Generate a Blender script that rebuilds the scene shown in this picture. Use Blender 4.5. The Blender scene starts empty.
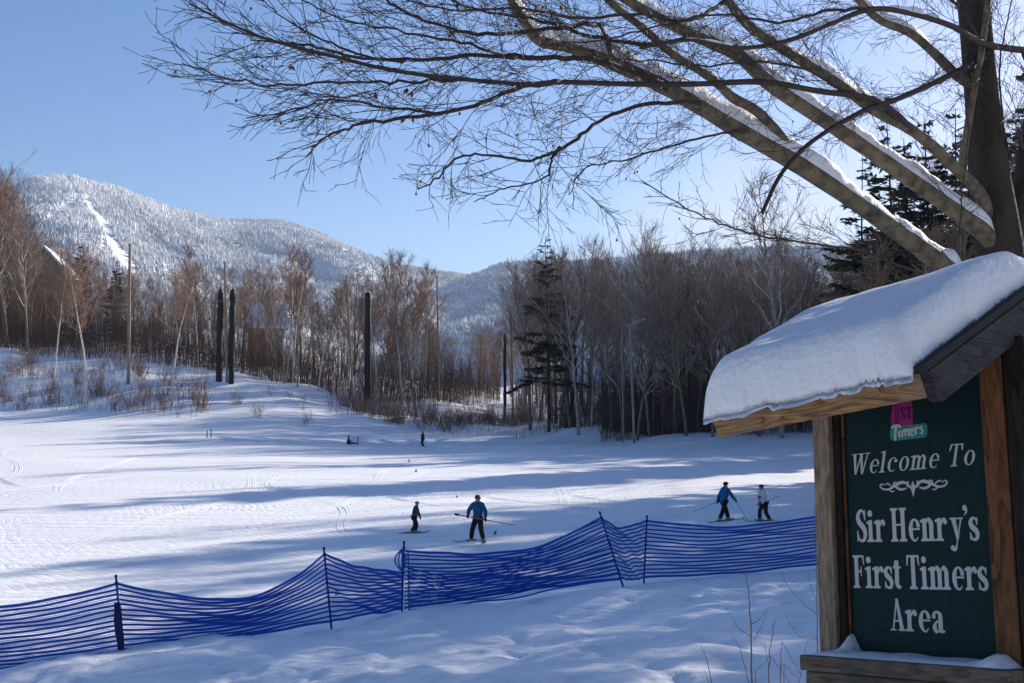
import bpy, math, random
import numpy as np
from mathutils import Matrix, Vector
R = math.radians
random.seed(7)
rng = np.random.default_rng(7)
sc = bpy.context.scene
COL = sc.collection

# ------------------------------------------------------------------ camera
F = 1150.0
PITCH = math.atan(88.5 / F)
CP, SP = math.cos(PITCH), math.sin(PITCH)
cam_d = bpy.data.cameras.new('camera')
cam = bpy.data.objects.new('camera', cam_d)
COL.objects.link(cam)
cam_d.sensor_width = 36
cam_d.lens = F / 1024 * 36
cam_d.clip_start = .1
cam_d.clip_end = 20000
cam.rotation_euler = (R(90) + PITCH, 0, 0)
sc.camera = cam


def c2w(r, u, f):
    return np.array([r, f * CP - u * SP, f * SP + u * CP])


def ray(px, py):
    return c2w((px - 512) / F, (341.5 - py) / F, 1.0)


def W(px, py, D):
    """a point of the place, from the direction it is seen in and its distance ahead"""
    r = ray(px, py)
    return r * (D / r[1])


# ------------------------------------------------------------------ noise
def _h(ix, iy, s):
    v = (ix.astype(np.int64) * 374761393 + iy.astype(np.int64) * 668265263 + s * 974711) & 0x7fffffff
    v = ((v ^ (v >> 13)) * 1274126177) & 0x7fffffff
    return ((v ^ (v >> 16)) & 0xffff) / 65535.0


def vn(x, y, s=0):
    x = np.asarray(x, float); y = np.asarray(y, float)
    ix = np.floor(x); iy = np.floor(y)
    fx = x - ix; fy = y - iy
    fx = fx * fx * fx * (fx * (fx * 6 - 15) + 10); fy = fy * fy * fy * (fy * (fy * 6 - 15) + 10)
    a = _h(ix, iy, s); b = _h(ix + 1, iy, s); c = _h(ix, iy + 1, s); d = _h(ix + 1, iy + 1, s)
    return (a * (1 - fx) + b * fx) * (1 - fy) + (c * (1 - fx) + d * fx) * fy - .5


def fbm(x, y, s=0, o=4):
    t = 0; am = 1.0
    for k in range(o):
        t = t + am * vn(x * 2 ** k + 17.3 * k, y * 2 ** k - 9.1 * k, s + k)
        am *= .5
    return t


# ------------------------------------------------------------------ mesh helpers
class MB:
    def __init__(s):
        s.v = []; s.f4 = []; s.f3 = []; s.n = 0; s.ng = []

    def add(s, V, Q=None, T=None):
        V = np.asarray(V, float).reshape(-1, 3)
        if Q is not None and len(Q): s.f4.append(np.asarray(Q, np.int64).reshape(-1, 4) + s.n)
        if T is not None and len(T): s.f3.append(np.asarray(T, np.int64).reshape(-1, 3) + s.n)
        s.v.append(V); s.n += len(V)

    def box(s, lo, hi, M=None):
        x0, y0, z0 = lo; x1, y1, z1 = hi
        V = np.array([[x0, y0, z0], [x1, y0, z0], [x1, y1, z0], [x0, y1, z0], [x0, y0, z1], [x1, y0, z1], [x1, y1, z1], [x0, y1, z1]])
        if M is not None: V = M(V)
        s.add(V, [[0, 3, 2, 1], [4, 5, 6, 7], [0, 1, 5, 4], [1, 2, 6, 5], [2, 3, 7, 6], [3, 0, 4, 7]])

    def bbox(s, lo, hi, bev=.004):
        """box with bevelled edges"""
        lo = np.array(lo, float); hi = np.array(hi, float)
        b = min(bev, (hi - lo).min() * .3)
        vid = {}; V = []
        for i in range(8):
            sg = [(i >> k) & 1 for k in range(3)]
            for ax in range(3):
                p = [hi[k] if sg[k] else lo[k] for k in range(3)]
                for k in range(3):
                    if k != ax: p[k] += -b if sg[k] else b
                vid[(i, ax)] = len(V); V.append(p)
        Q = []; T = []
        for ax in range(3):
            o = [k for k in range(3) if k != ax]
            for sd in (0, 1):
                c = [(sd << ax) | (p << o[0]) | (q << o[1]) for p, q in ((0, 0), (1, 0), (1, 1), (0, 1))]
                Q.append([vid[(k, ax)] for k in c])
        for ax in range(3):
            o = [k for k in range(3) if k != ax]
            for p in (0, 1):
                for q in (0, 1):
                    i0 = (p << o[0]) | (q << o[1]); i1 = i0 | (1 << ax)
                    Q.append([vid[(i0, o[0])], vid[(i0, o[1])], vid[(i1, o[1])], vid[(i1, o[0])]])
        for i in range(8): T.append([vid[(i, 0)], vid[(i, 1)], vid[(i, 2)]])
        s.add(V, Q, T)

    def tube(s, P, r, k=6, cap=True):
        P = np.asarray(P, float); n = len(P)
        r = np.broadcast_to(np.asarray(r, float), (n,))
        T = np.empty_like(P); T[1:-1] = P[2:] - P[:-2]; T[0] = P[1] - P[0]; T[-1] = P[-1] - P[-2]
        T /= np.linalg.norm(T, axis=1)[:, None] + 1e-12
        m = T.mean(0); ax = np.eye(3)[np.argmin(np.abs(m))]
        N = np.cross(T, ax); N /= np.linalg.norm(N, axis=1)[:, None] + 1e-12
        B = np.cross(T, N)
        an = np.arange(k) * 2 * math.pi / k
        V = P[:, None, :] + r[:, None, None] * (np.cos(an)[None, :, None] * N[:, None, :] + np.sin(an)[None, :, None] * B[:, None, :])
        i = np.arange(n - 1)[:, None] * k; j = np.arange(k)[None, :]; j2 = (j + 1) % k
        Q = np.stack([i + j, i + k + j, i + k + j2, i + j2], -1).reshape(-1, 4)
        V = V.reshape(-1, 3)
        T3 = []
        if cap:
            V = np.vstack([V, P[0], P[-1]])
            a = n * k; b = a + 1
            for q in range(k):
                T3.append([a, q, (q + 1) % k]); T3.append([b, (n - 1) * k + (q + 1) % k, (n - 1) * k + q])
        s.add(V, Q, T3)

    def ell(s, c, rad, nu=10, nv=7, M=None):
        u = np.arange(nu) * 2 * math.pi / nu; v = np.linspace(-math.pi / 2, math.pi / 2, nv)
        V = np.array([[math.cos(b) * math.cos(a), math.cos(b) * math.sin(a), math.sin(b)] for b in v for a in u]) * np.array(rad)
        if M is not None: V = V @ np.array(M).T
        V = V + np.array(c)
        Q = [[i * nu + j, i * nu + (j + 1) % nu, (i + 1) * nu + (j + 1) % nu, (i + 1) * nu + j] for i in range(nv - 1) for j in range(nu)]
        s.add(V, Q)

    def grid(s, V):
        V = np.asarray(V); n, m = V.shape[:2]
        i = np.arange(n - 1)[:, None] * m; j = np.arange(m - 1)[None, :]
        Q = np.stack([i + j, i + j + 1, i + m + j + 1, i + m + j], -1).reshape(-1, 4)
        s.add(V.reshape(-1, 3), Q)

    def prism(s, pts2, y0, y1, M):
        """a flat outline (x,z) given thickness from y0 to y1 and moved by M"""
        n = len(pts2); p = np.asarray(pts2, float)
        A = np.column_stack([p[:, 0], np.full(n, y0), p[:, 1]]); B = np.column_stack([p[:, 0], np.full(n, y1), p[:, 1]])
        V = M(np.vstack([A, B]))
        s.ng.append([s.n + q for q in range(n)]); s.ng.append([s.n + n + q for q in reversed(range(n))])
        s.add(V, [[q, n + q, n + (q + 1) % n, (q + 1) % n] for q in range(n)])

    def mesh(s, name, smooth=True):
        V = np.vstack(s.v)
        f4 = np.vstack(s.f4) if s.f4 else np.zeros((0, 4), np.int64)
        f3 = np.vstack(s.f3) if s.f3 else np.zeros((0, 3), np.int64)
        loops = np.concatenate([f4.ravel(), f3.ravel()] + [np.array(g) for g in s.ng]).astype(np.int32)
        tot = np.concatenate([np.full(len(f4), 4), np.full(len(f3), 3)] + [np.array([len(g)]) for g in s.ng]).astype(np.int32)
        st = np.concatenate([[0], np.cumsum(tot)[:-1]]).astype(np.int32)
        me = bpy.data.meshes.new(name)
        me.vertices.add(len(V)); me.vertices.foreach_set('co', V.astype(np.float32).ravel())
        me.loops.add(len(loops)); me.loops.foreach_set('vertex_index', loops)
        me.polygons.add(len(tot)); me.polygons.foreach_set('loop_start', st); me.polygons.foreach_set('loop_total', tot)
        me.polygons.foreach_set('use_smooth', np.full(len(tot), smooth))
        me.update(calc_edges=True)
        return me

    def build(s, name, mat, parent=None, smooth=False):
        me = s.mesh(name, smooth)
        me.materials.append(mat)
        o = bpy.data.objects.new(name, me); COL.objects.link(o)
        if parent is not None: o.parent = parent
        return o


def tag(o, label=None, cat=None, group=None, kind=None):
    if label: o['label'] = label
    if cat: o['category'] = cat
    if group: o['group'] = group
    if kind: o['kind'] = kind
    return o


def empty(name, loc, label=None, cat=None, group=None, rz=0):
    o = bpy.data.objects.new(name, None); COL.objects.link(o)
    o.empty_display_size = .2
    o.location = Vector([float(q) for q in loc]); o.rotation_euler = (0, 0, rz)
    return tag(o, label, cat, group)


def kids(o): return [c for c in COL.objects if c.parent == o]


def copy_tree(o, ch, loc, rz=0, s=1, label=None, group=None):
    c = o.copy(); COL.objects.link(c)
    c.location = Vector([float(q) for q in loc]); c.rotation_euler = (0, 0, rz); c.scale = (s, s, s)
    if label: c['label'] = label
    if group: c['group'] = group
    for k in ch:
        d = k.copy(); COL.objects.link(d); d.parent = c
    return c


def crom(P, n=8):
    P = np.asarray(P, float)
    Q = np.vstack([2 * P[0] - P[1], P, 2 * P[-1] - P[-2]])
    out = []
    for i in range(len(P) - 1):
        p0, p1, p2, p3 = Q[i:i + 4]
        for t in np.arange(n) / n:
            out.append(.5 * (2 * p1 + (p2 - p0) * t + (2 * p0 - 5 * p1 + 4 * p2 - p3) * t * t + (3 * p1 - p0 - 3 * p2 + p3) * t ** 3))
    out.append(P[-1])
    return np.array(out)


# ------------------------------------------------------------------ materials
def mat(name, base, rough=.7, noise=None, bump=None, coord='Object', spec=.3, metal=0, trans=0):
    """noise=(scale,(col2),lo,hi[,stretch]); bump=(scale,strength,dist)"""
    m = bpy.data.materials.new(name); m.use_nodes = True
    nt = m.node_tree; b = nt.nodes['Principled BSDF']
    b.inputs['Base Color'].default_value = (*base, 1); b.inputs['Roughness'].default_value = rough
    b.inputs['Specular IOR Level'].default_value = spec; b.inputs['Metallic'].default_value = metal
    tc = nt.nodes.new('ShaderNodeTexCoord')
    if noise:
        mp = nt.nodes.new('ShaderNodeMapping'); nt.links.new(tc.outputs[coord], mp.inputs[0])
        if len(noise) > 4: mp.inputs['Scale'].default_value = noise[4]
        n = nt.nodes.new('ShaderNodeTexNoise'); n.inputs['Scale'].default_value = noise[0]; n.inputs['Detail'].default_value = 6
        nt.links.new(mp.outputs[0], n.inputs['Vector'])
        r = nt.nodes.new('ShaderNodeMapRange'); r.inputs[1].default_value = noise[2]; r.inputs[2].default_value = noise[3]
        nt.links.new(n.outputs[0], r.inputs[0])
        mx = nt.nodes.new('ShaderNodeMix'); mx.data_type = 'RGBA'
        mx.inputs[6].default_value = (*base, 1); mx.inputs[7].default_value = (*noise[1], 1)
        nt.links.new(r.outputs[0], mx.inputs[0]); nt.links.new(mx.outputs[2], b.inputs['Base Color'])
    if bump:
        n2 = nt.nodes.new('ShaderNodeTexNoise'); n2.inputs['Scale'].default_value = bump[0]; n2.inputs['Detail'].default_value = 5
        nt.links.new(tc.outputs[coord], n2.inputs['Vector'])
        bp = nt.nodes.new('ShaderNodeBump'); bp.inputs['Strength'].default_value = bump[1]; bp.inputs['Distance'].default_value = bump[2]
        nt.links.new(n2.outputs[0], bp.inputs['Height']); nt.links.new(bp.outputs[0], b.inputs['Normal'])
    return m


def wood(name, light, dark, axis, rings=9, weather=None):
    """sawn softwood: long distorted growth rings along one axis, knots"""
    m = bpy.data.materials.new(name); m.use_nodes = True
    nt = m.node_tree; b = nt.nodes['Principled BSDF']; L = nt.links.new
    b.inputs['Roughness'].default_value = .75; b.inputs['Specular IOR Level'].default_value = .2
    tc = nt.nodes.new('ShaderNodeTexCoord'); mp = nt.nodes.new('ShaderNodeMapping')
    sc_ = [1, 1, 1]; sc_[axis] = .16
    mp.inputs['Scale'].default_value = sc_
    L(tc.outputs['Object'], mp.inputs[0])
    n = nt.nodes.new('ShaderNodeTexNoise'); n.inputs['Scale'].default_value = 7; n.inputs['Detail'].default_value = 2
    L(mp.outputs[0], n.inputs['Vector'])
    ml = nt.nodes.new('ShaderNodeMath'); ml.operation = 'MULTIPLY'; ml.inputs[1].default_value = rings
    L(n.outputs[0], ml.inputs[0])
    fr = nt.nodes.new('ShaderNodeMath'); fr.operation = 'FRACT'; L(ml.outputs[0], fr.inputs[0])
    pw = nt.nodes.new('ShaderNodeMath'); pw.operation = 'POWER'; pw.inputs[1].default_value = 2.2; L(fr.outputs[0], pw.inputs[0])
    mx = nt.nodes.new('ShaderNodeMix'); mx.data_type = 'RGBA'
    mx.inputs[6].default_value = (*light, 1); mx.inputs[7].default_value = (*dark, 1)
    L(pw.outputs[0], mx.inputs[0])
    last = mx.outputs[2]
    g = nt.nodes.new('ShaderNodeTexNoise'); g.inputs['Scale'].default_value = 60; g.inputs['Detail'].default_value = 4
    L(mp.outputs[0], g.inputs['Vector'])
    m2 = nt.nodes.new('ShaderNodeMix'); m2.data_type = 'RGBA'; m2.blend_type = 'MULTIPLY'
    rr = nt.nodes.new('ShaderNodeMapRange'); rr.inputs[1].default_value = .35; rr.inputs[2].default_value = .7; rr.inputs[3].default_value = .55; rr.inputs[4].default_value = 1.1
    L(g.outputs[0], rr.inputs[0]); m2.inputs[0].default_value = 1
    L(last, m2.inputs[6]); L(rr.outputs[0], m2.inputs[7]); last = m2.outputs[2]
    if weather:
        w = nt.nodes.new('ShaderNodeTexNoise'); w.inputs['Scale'].default_value = 3.0; w.inputs['Detail'].default_value = 5
        L(tc.outputs['Object'], w.inputs['Vector'])
        r2 = nt.nodes.new('ShaderNodeMapRange'); r2.inputs[1].default_value = weather[1]; r2.inputs[2].default_value = weather[2]
        L(w.outputs[0], r2.inputs[0])
        m3 = nt.nodes.new('ShaderNodeMix'); m3.data_type = 'RGBA'; m3.inputs[7].default_value = (*weather[0], 1)
        L(r2.outputs[0], m3.inputs[0]); L(last, m3.inputs[6]); last = m3.outputs[2]
    L(last, b.inputs['Base Color'])
    bp = nt.nodes.new('ShaderNodeBump'); bp.inputs['Strength'].default_value = .4; bp.inputs['Distance'].default_value = .003
    L(g.outputs[0], bp.inputs['Height']); L(bp.outputs[0], b.inputs['Normal'])
    return m


def snow_ground():
    m = bpy.data.materials.new('snow_ground'); m.use_nodes = True
    nt = m.node_tree; b = nt.nodes['Principled BSDF']; L = nt.links.new
    b.inputs['Base Color'].default_value = (.87, .885, .91, 1); b.inputs['Roughness'].default_value = .55
    b.inputs['Specular IOR Level'].default_value = .25
    tc = nt.nodes.new('ShaderNodeTexCoord')
    # fine grain
    n1 = nt.nodes.new('ShaderNodeTexNoise'); n1.inputs['Scale'].default_value = 9; n1.inputs['Detail'].default_value = 8; n1.inputs['Roughness'].default_value = .65
    L(tc.outputs['Object'], n1.inputs['Vector'])
    # ski tracks: several long distorted families
    hs = [(n1.outputs[0], .2)]
    for ang, sx, sy, scl in ((12, .12, 1.6, 1.0), (-25, .1, 1.3, 1.1), (62, .14, 1.4, .9)):
        mp = nt.nodes.new('ShaderNodeMapping'); mp.inputs['Rotation'].default_value = (0, 0, R(ang)); mp.inputs['Scale'].default_value = (sx, sy, .3)
        L(tc.outputs['Object'], mp.inputs[0])
        n = nt.nodes.new('ShaderNodeTexNoise'); n.inputs['Scale'].default_value = scl; n.inputs['Detail'].default_value = 5; n.inputs['Distortion'].default_value = .6
        L(mp.outputs[0], n.inputs['Vector'])
        hs.append((n.outputs[0], .8))
    for sc_w, dist, loc_ in ((.8, 9, (-30, -70, 0)), (.6, 12, (40, -60, 0))):
        mp = nt.nodes.new('ShaderNodeMapping'); mp.inputs['Location'].default_value = loc_
        L(tc.outputs['Object'], mp.inputs[0])
        wv = nt.nodes.new('ShaderNodeTexWave'); wv.wave_type = 'RINGS'; wv.rings_direction = 'Z'; wv.inputs['Scale'].default_value = sc_w; wv.inputs['Distortion'].default_value = dist; wv.inputs['Detail'].default_value = 3; wv.inputs['Detail Scale'].default_value = .35
        L(mp.outputs[0], wv.inputs['Vector'])
        pw = nt.nodes.new('ShaderNodeMath'); pw.operation = 'POWER'; pw.inputs[1].default_value = 6; L(wv.outputs['Fac'], pw.inputs[0])
        mk = nt.nodes.new('ShaderNodeTexNoise'); mk.inputs['Scale'].default_value = .11; L(mp.outputs[0], mk.inputs['Vector'])
        mr = nt.nodes.new('ShaderNodeMapRange'); mr.inputs[1].default_value = .45; mr.inputs[2].default_value = .62; L(mk.outputs[0], mr.inputs[0])
        mm = nt.nodes.new('ShaderNodeMath'); mm.operation = 'MULTIPLY'; L(pw.outputs[0], mm.inputs[0]); L(mr.outputs[0], mm.inputs[1])
        hs.append((mm.outputs[0], -.13))
    n9 = nt.nodes.new('ShaderNodeTexNoise'); n9.inputs['Scale'].default_value = 2.6; n9.inputs['Detail'].default_value = 4; L(tc.outputs['Object'], n9.inputs['Vector']); hs.append((n9.outputs[0], .5))
    acc = None
    for o, k in hs:
        ml = nt.nodes.new('ShaderNodeMath'); ml.operation = 'MULTIPLY'; ml.inputs[1].default_value = k; L(o, ml.inputs[0])
        if acc is None: acc = ml.outputs[0]
        else:
            ad = nt.nodes.new('ShaderNodeMath'); ad.operation = 'ADD'; L(acc, ad.inputs[0]); L(ml.outputs[0], ad.inputs[1]); acc = ad.outputs[0]
    bp = nt.nodes.new('ShaderNodeBump'); bp.inputs['Strength'].default_value = .55; bp.inputs['Distance'].default_value = .16
    L(acc, bp.inputs['Height']); L(bp.outputs[0], b.inputs['Normal'])
    return m


def frost_mat():
    m = bpy.data.materials.new('frosted_conifer'); m.use_nodes = True
    nt = m.node_tree; b = nt.nodes['Principled BSDF']; b.inputs['Roughness'].default_value = .8
    a = nt.nodes.new('ShaderNodeAttribute'); a.attribute_name = 'frost'
    mx = nt.nodes.new('ShaderNodeMix'); mx.data_type = 'RGBA'
    mx.inputs[6].default_value = (.17, .19, .22, 1); mx.inputs[7].default_value = (.76, .78, .81, 1)
    nt.links.new(a.outputs['Fac'], mx.inputs[0]); nt.links.new(mx.outputs[2], b.inputs['Base Color'])
    return m


M = dict(
    ground=snow_ground(),
    snow=mat('snow_cover', (.87, .885, .91), .6, bump=(26, .6, .022), spec=.2),
    hill=mat('mountain_snow', (.76, .78, .82), .8, noise=(.02, (.6, .63, .68), .4, .75)),
    frost=frost_mat(),
    beech=mat('beech_bark', (.19, .155, .10), .8, noise=(11, (.06, .048, .033), .4, .7), bump=(40, .6, .01)),
    trunkdark=mat('rough_bark', (.06, .045, .033), .9, noise=(7, (.03, .022, .018), .4, .65, (1, 1, .25)), bump=(28, .9, .03)),
    twig=mat('twig_bark', (.055, .036, .030), .7),
    leafdead=mat('dead_leaf', (.16, .06, .025), .8),
    bark1=mat('hardwood_bark', (.21, .16, .12), .9, noise=(1.5, (.10, .075, .055), .35, .7)),
    bark2=mat('grey_bark', (.42, .36, .30), .9, noise=(1.2, (.16, .13, .105), .35, .7)),
    crown1=mat('bare_twigs', (.24, .165, .12), .9),
    crown2=mat('bare_twigs_grey', (.21, .17, .14), .9),
    crownred=mat('bare_twigs_russet', (.25, .155, .105), .9),
    birch=mat('birch_bark', (.56, .52, .46), .7, noise=(3.5, (.10, .08, .07), .58, .68, (1, 1, 2.5))),
    needle=mat('conifer_needles', (.07, .082, .048), .8, noise=(.8, (.04, .05, .03), .35, .65)),
    brush=mat('brush_stems', (.17, .095, .06), .9, noise=(.3, (.08, .048, .034), .35, .7)),
    brushdark=mat('brush_stems_dark', (.13, .095, .075), .9, noise=(.3, (.06, .045, .036), .35, .7)),
    polewood=mat('pole_wood', (.33, .26, .19), .85, noise=(2, (.2, .15, .11), .35, .7, (1, 1, .2))),
    padblack=mat('black_padding', (.014, .014, .016), .7, bump=(6, .8, .05)),
    metalgrey=mat('grey_metal', (.3, .3, .31), .5),
    fence=mat('blue_netting', (.011, .10, .50), .55),
    fencepost=mat('blue_fence_post', (.010, .035, .26), .45),
    fencedark=mat('navy_cloth', (.008, .015, .09), .8),
    panel=mat('dark_green_paint', (.006, .025, .026), .5, noise=(30, (.008, .030, .031), .4, .6), spec=.1),
    letter=mat('pale_lettering', (.56, .54, .54), .6),
    pink=mat('magenta_paint', (.33, .012, .16), .5), teal=mat('teal_paint', (.012, .24, .21), .5),
    navy=mat('navy_paint', (.012, .015, .06), .5),
    shingle=mat('dark_shingle', (.03, .028, .028), .9, bump=(30, .6, .01)),
    fasciaw=wood('fascia_pine', (.42, .25, .115), (.17, .075, .03), 0, 12, ((.24, .18, .13), .5, .75)),
    postw=wood('post_cedar', (.215, .095, .04), (.085, .034, .016), 2, 6),
    postgrey=wood('weathered_post', (.36, .275, .19), (.25, .185, .125), 2, 6),
    postdark=wood('dark_post_wood', (.035, .026, .022), (.014, .011, .010), 2, 6),  # darker wood than the other posts
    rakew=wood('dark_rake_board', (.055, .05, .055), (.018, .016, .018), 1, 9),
    sillw=wood('weathered_sill', (.21, .165, .12), (.12, .09, .065), 0, 7, ((.07, .065, .06), .5, .75)),
    skin=mat('skin', (.55, .33, .24), .6),
    hair=mat('dark_hair', (.03, .02, .015), .6),
    black=mat('black_fabric', (.014, .014, .017), .85), charcoal=mat('charcoal_fabric', (.05, .055, .06), .85),
    tealjacket=mat('teal_blue_fabric', (.012, .095, .20), .75), bluejacket=mat('blue_fabric', (.01, .11, .27), .75),
    white=mat('white_fabric', (.62, .64, .64), .8), redg=mat('red_glove', (.4, .02, .03), .6),
    green=mat('green_plastic', (.03, .50, .12), .4), greenm=mat('green_marker', (.01, .20, .12), .5),
    helmet=mat('dark_helmet', (.03, .04, .07), .35), violet=mat('violet_lens', (.12, .05, .30), .2),
    boot=mat('grey_boot', (.25, .25, .22), .5), skid=mat('dark_ski', (.05, .035, .05), .4), skired=mat('red_ski', (.45, .03, .05), .4),
    redpole=mat('red_pole', (.70, .06, .06), .5), stick=mat('dark_shaft', (.09, .09, .11), .4),
    housew=mat('house_siding', (.30, .25, .21), .8), glass=mat('dark_window', (.02, .025, .03), .15),
    trim=mat('house_trim', (.34, .28, .22), .8),
)



def snowy(m, lo=.35, hi=.6):
    """snow caught on the upper side of rough bark"""
    nt = m.node_tree; b = nt.nodes['Principled BSDF']; L = nt.links.new
    g = nt.nodes.new('ShaderNodeNewGeometry'); sp = nt.nodes.new('ShaderNodeSeparateXYZ'); L(g.outputs['Normal'], sp.inputs[0])
    n = nt.nodes.new('ShaderNodeTexNoise'); n.inputs['Scale'].default_value = .9; L(g.outputs['Position'], n.inputs['Vector'])
    ad = nt.nodes.new('ShaderNodeMath'); ad.operation = 'MULTIPLY_ADD'; ad.inputs[1].default_value = .9; ad.inputs[2].default_value = -.45; L(n.outputs[0], ad.inputs[0])
    su = nt.nodes.new('ShaderNodeMath'); su.operation = 'ADD'; L(sp.outputs['Z'], su.inputs[0]); L(ad.outputs[0], su.inputs[1])
    r = nt.nodes.new('ShaderNodeMapRange'); r.inputs[1].default_value = lo; r.inputs[2].default_value = hi; L(su.outputs[0], r.inputs[0])
    mx = nt.nodes.new('ShaderNodeMix'); mx.data_type = 'RGBA'; mx.inputs[7].default_value = (.84, .86, .88, 1)
    src = b.inputs['Base Color'].links[0].from_socket
    L(r.outputs[0], mx.inputs[0]); L(src, mx.inputs[6]); L(mx.outputs[2], b.inputs['Base Color'])


snowy(M['bark1']); snowy(M['bark2']); snowy(M['birch'], .5, .7)

# ------------------------------------------------------------------ ground
CTL = {
    -500: [(3, -1.9), (10, -3.2), (18, -4.2), (30, -4.4), (60, -3.7), (100, -1.9), (140, 4), (170, 12), (200, 16), (260, 18)],
    0: [(3, -1.8), (10, -2.65), (17, -3.74), (19, -3.98), (22, -4.3), (29, -4.42), (43, -4.2), (60, -3.7), (80, -2.9), (100, -1.9), (120, -.6), (140, 2.4), (150, 5.6), (165, 11), (180, 14), (200, 15.5), (260, 18)],
    128: [(3, -1.8), (10, -2.6), (17, -3.5), (19, -3.74), (22, -4.15), (29, -4.38), (43, -4.2), (60, -3.7), (80, -2.95), (100, -2.1), (120, -.9), (135, 1.0), (143, 3.3), (152, 6.0), (165, 10.2), (180, 12.6), (200, 14.3), (260, 17)],
    256: [(3, -1.8), (10, -2.55), (17, -3.35), (20.3, -3.66), (23.5, -4.1), (30, -4.34), (43, -4.18), (60, -3.7), (80, -3.0), (100, -2.3), (120, -1.4), (135, -.4), (145, 2.0), (155, 4.9), (165, 7.0), (180, 9.2), (200, 11), (260, 14)],
    400: [(3, -1.8), (10, -2.5), (15, -2.95), (22.5, -3.48), (25.5, -3.95), (31, -4.3), (43, -4.18), (60, -3.75), (80, -3.2), (100, -2.8), (142, -1.9), (150, -.6), (160, 1.5), (170, 3.8), (180, 5.5), (200, 8), (260, 11)],
    512: [(3, -1.75), (10, -2.45), (12, -2.64), (17, -3.0), (23.5, -3.35), (26.5, -3.85), (32, -4.25), (43, -4.18), (60, -3.8), (80, -3.3), (100, -2.9), (142, -1.9), (160, -.6), (175, 1.5), (190, 3.3), (210, 5), (260, 8)],
    640: [(3, -1.75), (8, -2.2), (12, -2.5), (18, -2.9), (25, -3.22), (28, -3.75), (34, -4.2), (45, -4.18), (60, -3.85), (80, -3.4), (100, -3.0), (130, -2.2), (145, -1.2), (160, .1), (175, 1.6), (200, 4), (260, 9)],
    815: [(3, -1.7), (7, -2.05), (12, -2.45), (18, -2.78), (26, -3.06), (29, -3.6), (35, -4.1), (45, -4.15), (60, -3.9), (80, -3.5), (110, -2.7), (130, -1.7), (145, -.4), (155, .5), (170, 2), (200, 5), (260, 10)],
    1024: [(3, -1.7), (7, -2.0), (12, -2.3), (18, -2.6), (27, -2.9), (31, -3.4), (37, -3.9), (60, -3.8), (90, -3.0), (120, -1.5), (145, .3), (200, 6), (260, 11)],
    1600: [(3, -1.65), (10, -1.9), (20, -2.2), (30, -2.4), (60, -2.2), (100, -.5), (145, 2.5), (200, 7), (260, 12)],
}
_c = sorted(CTL)
_dg = np.geomspace(2.5, 270, 400)
_pg = np.linspace(-500, 1600, 211)
_t = np.array([np.interp(np.log(_dg), np.log([q[0] for q in CTL[c]]), [q[1] for q in CTL[c]]) for c in _c])
_tab = np.array([[np.interp(p, _c, _t[:, j]) for j in range(len(_dg))] for p in _pg])


def _blur(a, k, ax):
    ker = np.hanning(k + 2)[1:-1]; ker /= ker.sum()
    pad = [(0, 0), (0, 0)]; pad[ax] = (k // 2, k // 2)
    ap = np.pad(a, pad, mode='edge')
    return np.apply_along_axis(lambda v: np.convolve(v, ker, 'valid'), ax, ap)


_tab = _blur(_blur(_tab, 9, 0), 9, 1)


def gz(x, y, detail=True):
    x = np.asarray(x, float); y = np.asarray(y, float)
    D = np.clip(y, 2.6, 269)
    De = np.maximum(y, 9.0)
    px = np.clip(512 + F * x / De, -499, 1599)
    fi = (px + 500) / 10; fj = np.log(D / 2.5) / math.log(270 / 2.5) * 399
    i = np.clip(fi.astype(int), 0, 209); j = np.clip(fj.astype(int), 0, 398)
    a = fi - i; b = fj - j
    z = (_tab[i, j] * (1 - a) + _tab[i + 1, j] * a) * (1 - b) + (_tab[i, j + 1] * (1 - a) + _tab[i + 1, j + 1] * a) * b
    if detail:
        near = np.clip((27 - y) / 4, 0, 1) * np.clip((y + 5) / 8, 0, 1)
        soft = fbm(x * .55, y * .42, 3, 3) * .26
        lump = np.clip(fbm(x * 1.5 + .4 * y, y * .75, 11, 3) - .02, 0, 1) * .11
        pit = -np.clip(fbm(x * 2.6, y * 1.3, 23, 2) - .22, 0, 1) * .24
        z = z + near * (soft + lump + pit)
        far = np.clip((y - 132) / 25, 0, 1) * np.clip((320 - y) / 50, 0, 1)
        z = z + far * (fbm(x * .09, y * .09, 31, 4) * 1.5)
        run = np.clip((y - 28) / 8, 0, 1) * (1 - np.clip((y - 120) / 30, 0, 1))
        z = z + run * fbm(x * .05, y * .07, 41, 2) * .28
    return z


def G(x, y): return float(gz(x, y))


D_rows = np.concatenate([np.linspace(-300, -5, 14), np.linspace(-4, 4.9, 20), np.arange(5, 30, .055), np.geomspace(30, 270, 240), np.geomspace(280, 3400, 26)])
t_c = np.concatenate([-np.geomspace(6, .62, 34), np.linspace(-.6, .6, 340), np.geomspace(.62, 6, 34)])
DD, TT = np.meshgrid(D_rows, t_c, indexing='ij')
XX = TT * (np.maximum(DD, 8) + 4)
ZZ = gz(XX, DD)
ZZ = np.where(DD > 270, ZZ - np.clip((DD - 270) / 30, 0, 1) * 1.0 + (np.clip(DD, 270, 700) - 270) * .02, ZZ)
mb = MB(); mb.grid(np.stack([XX, DD, ZZ], -1))
ground = mb.build('snow_ground', M['ground'], smooth=True)
tag(ground, 'groomed white ski run and snow bank crossed by long tree shadows', 'snow', kind='structure')


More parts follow.
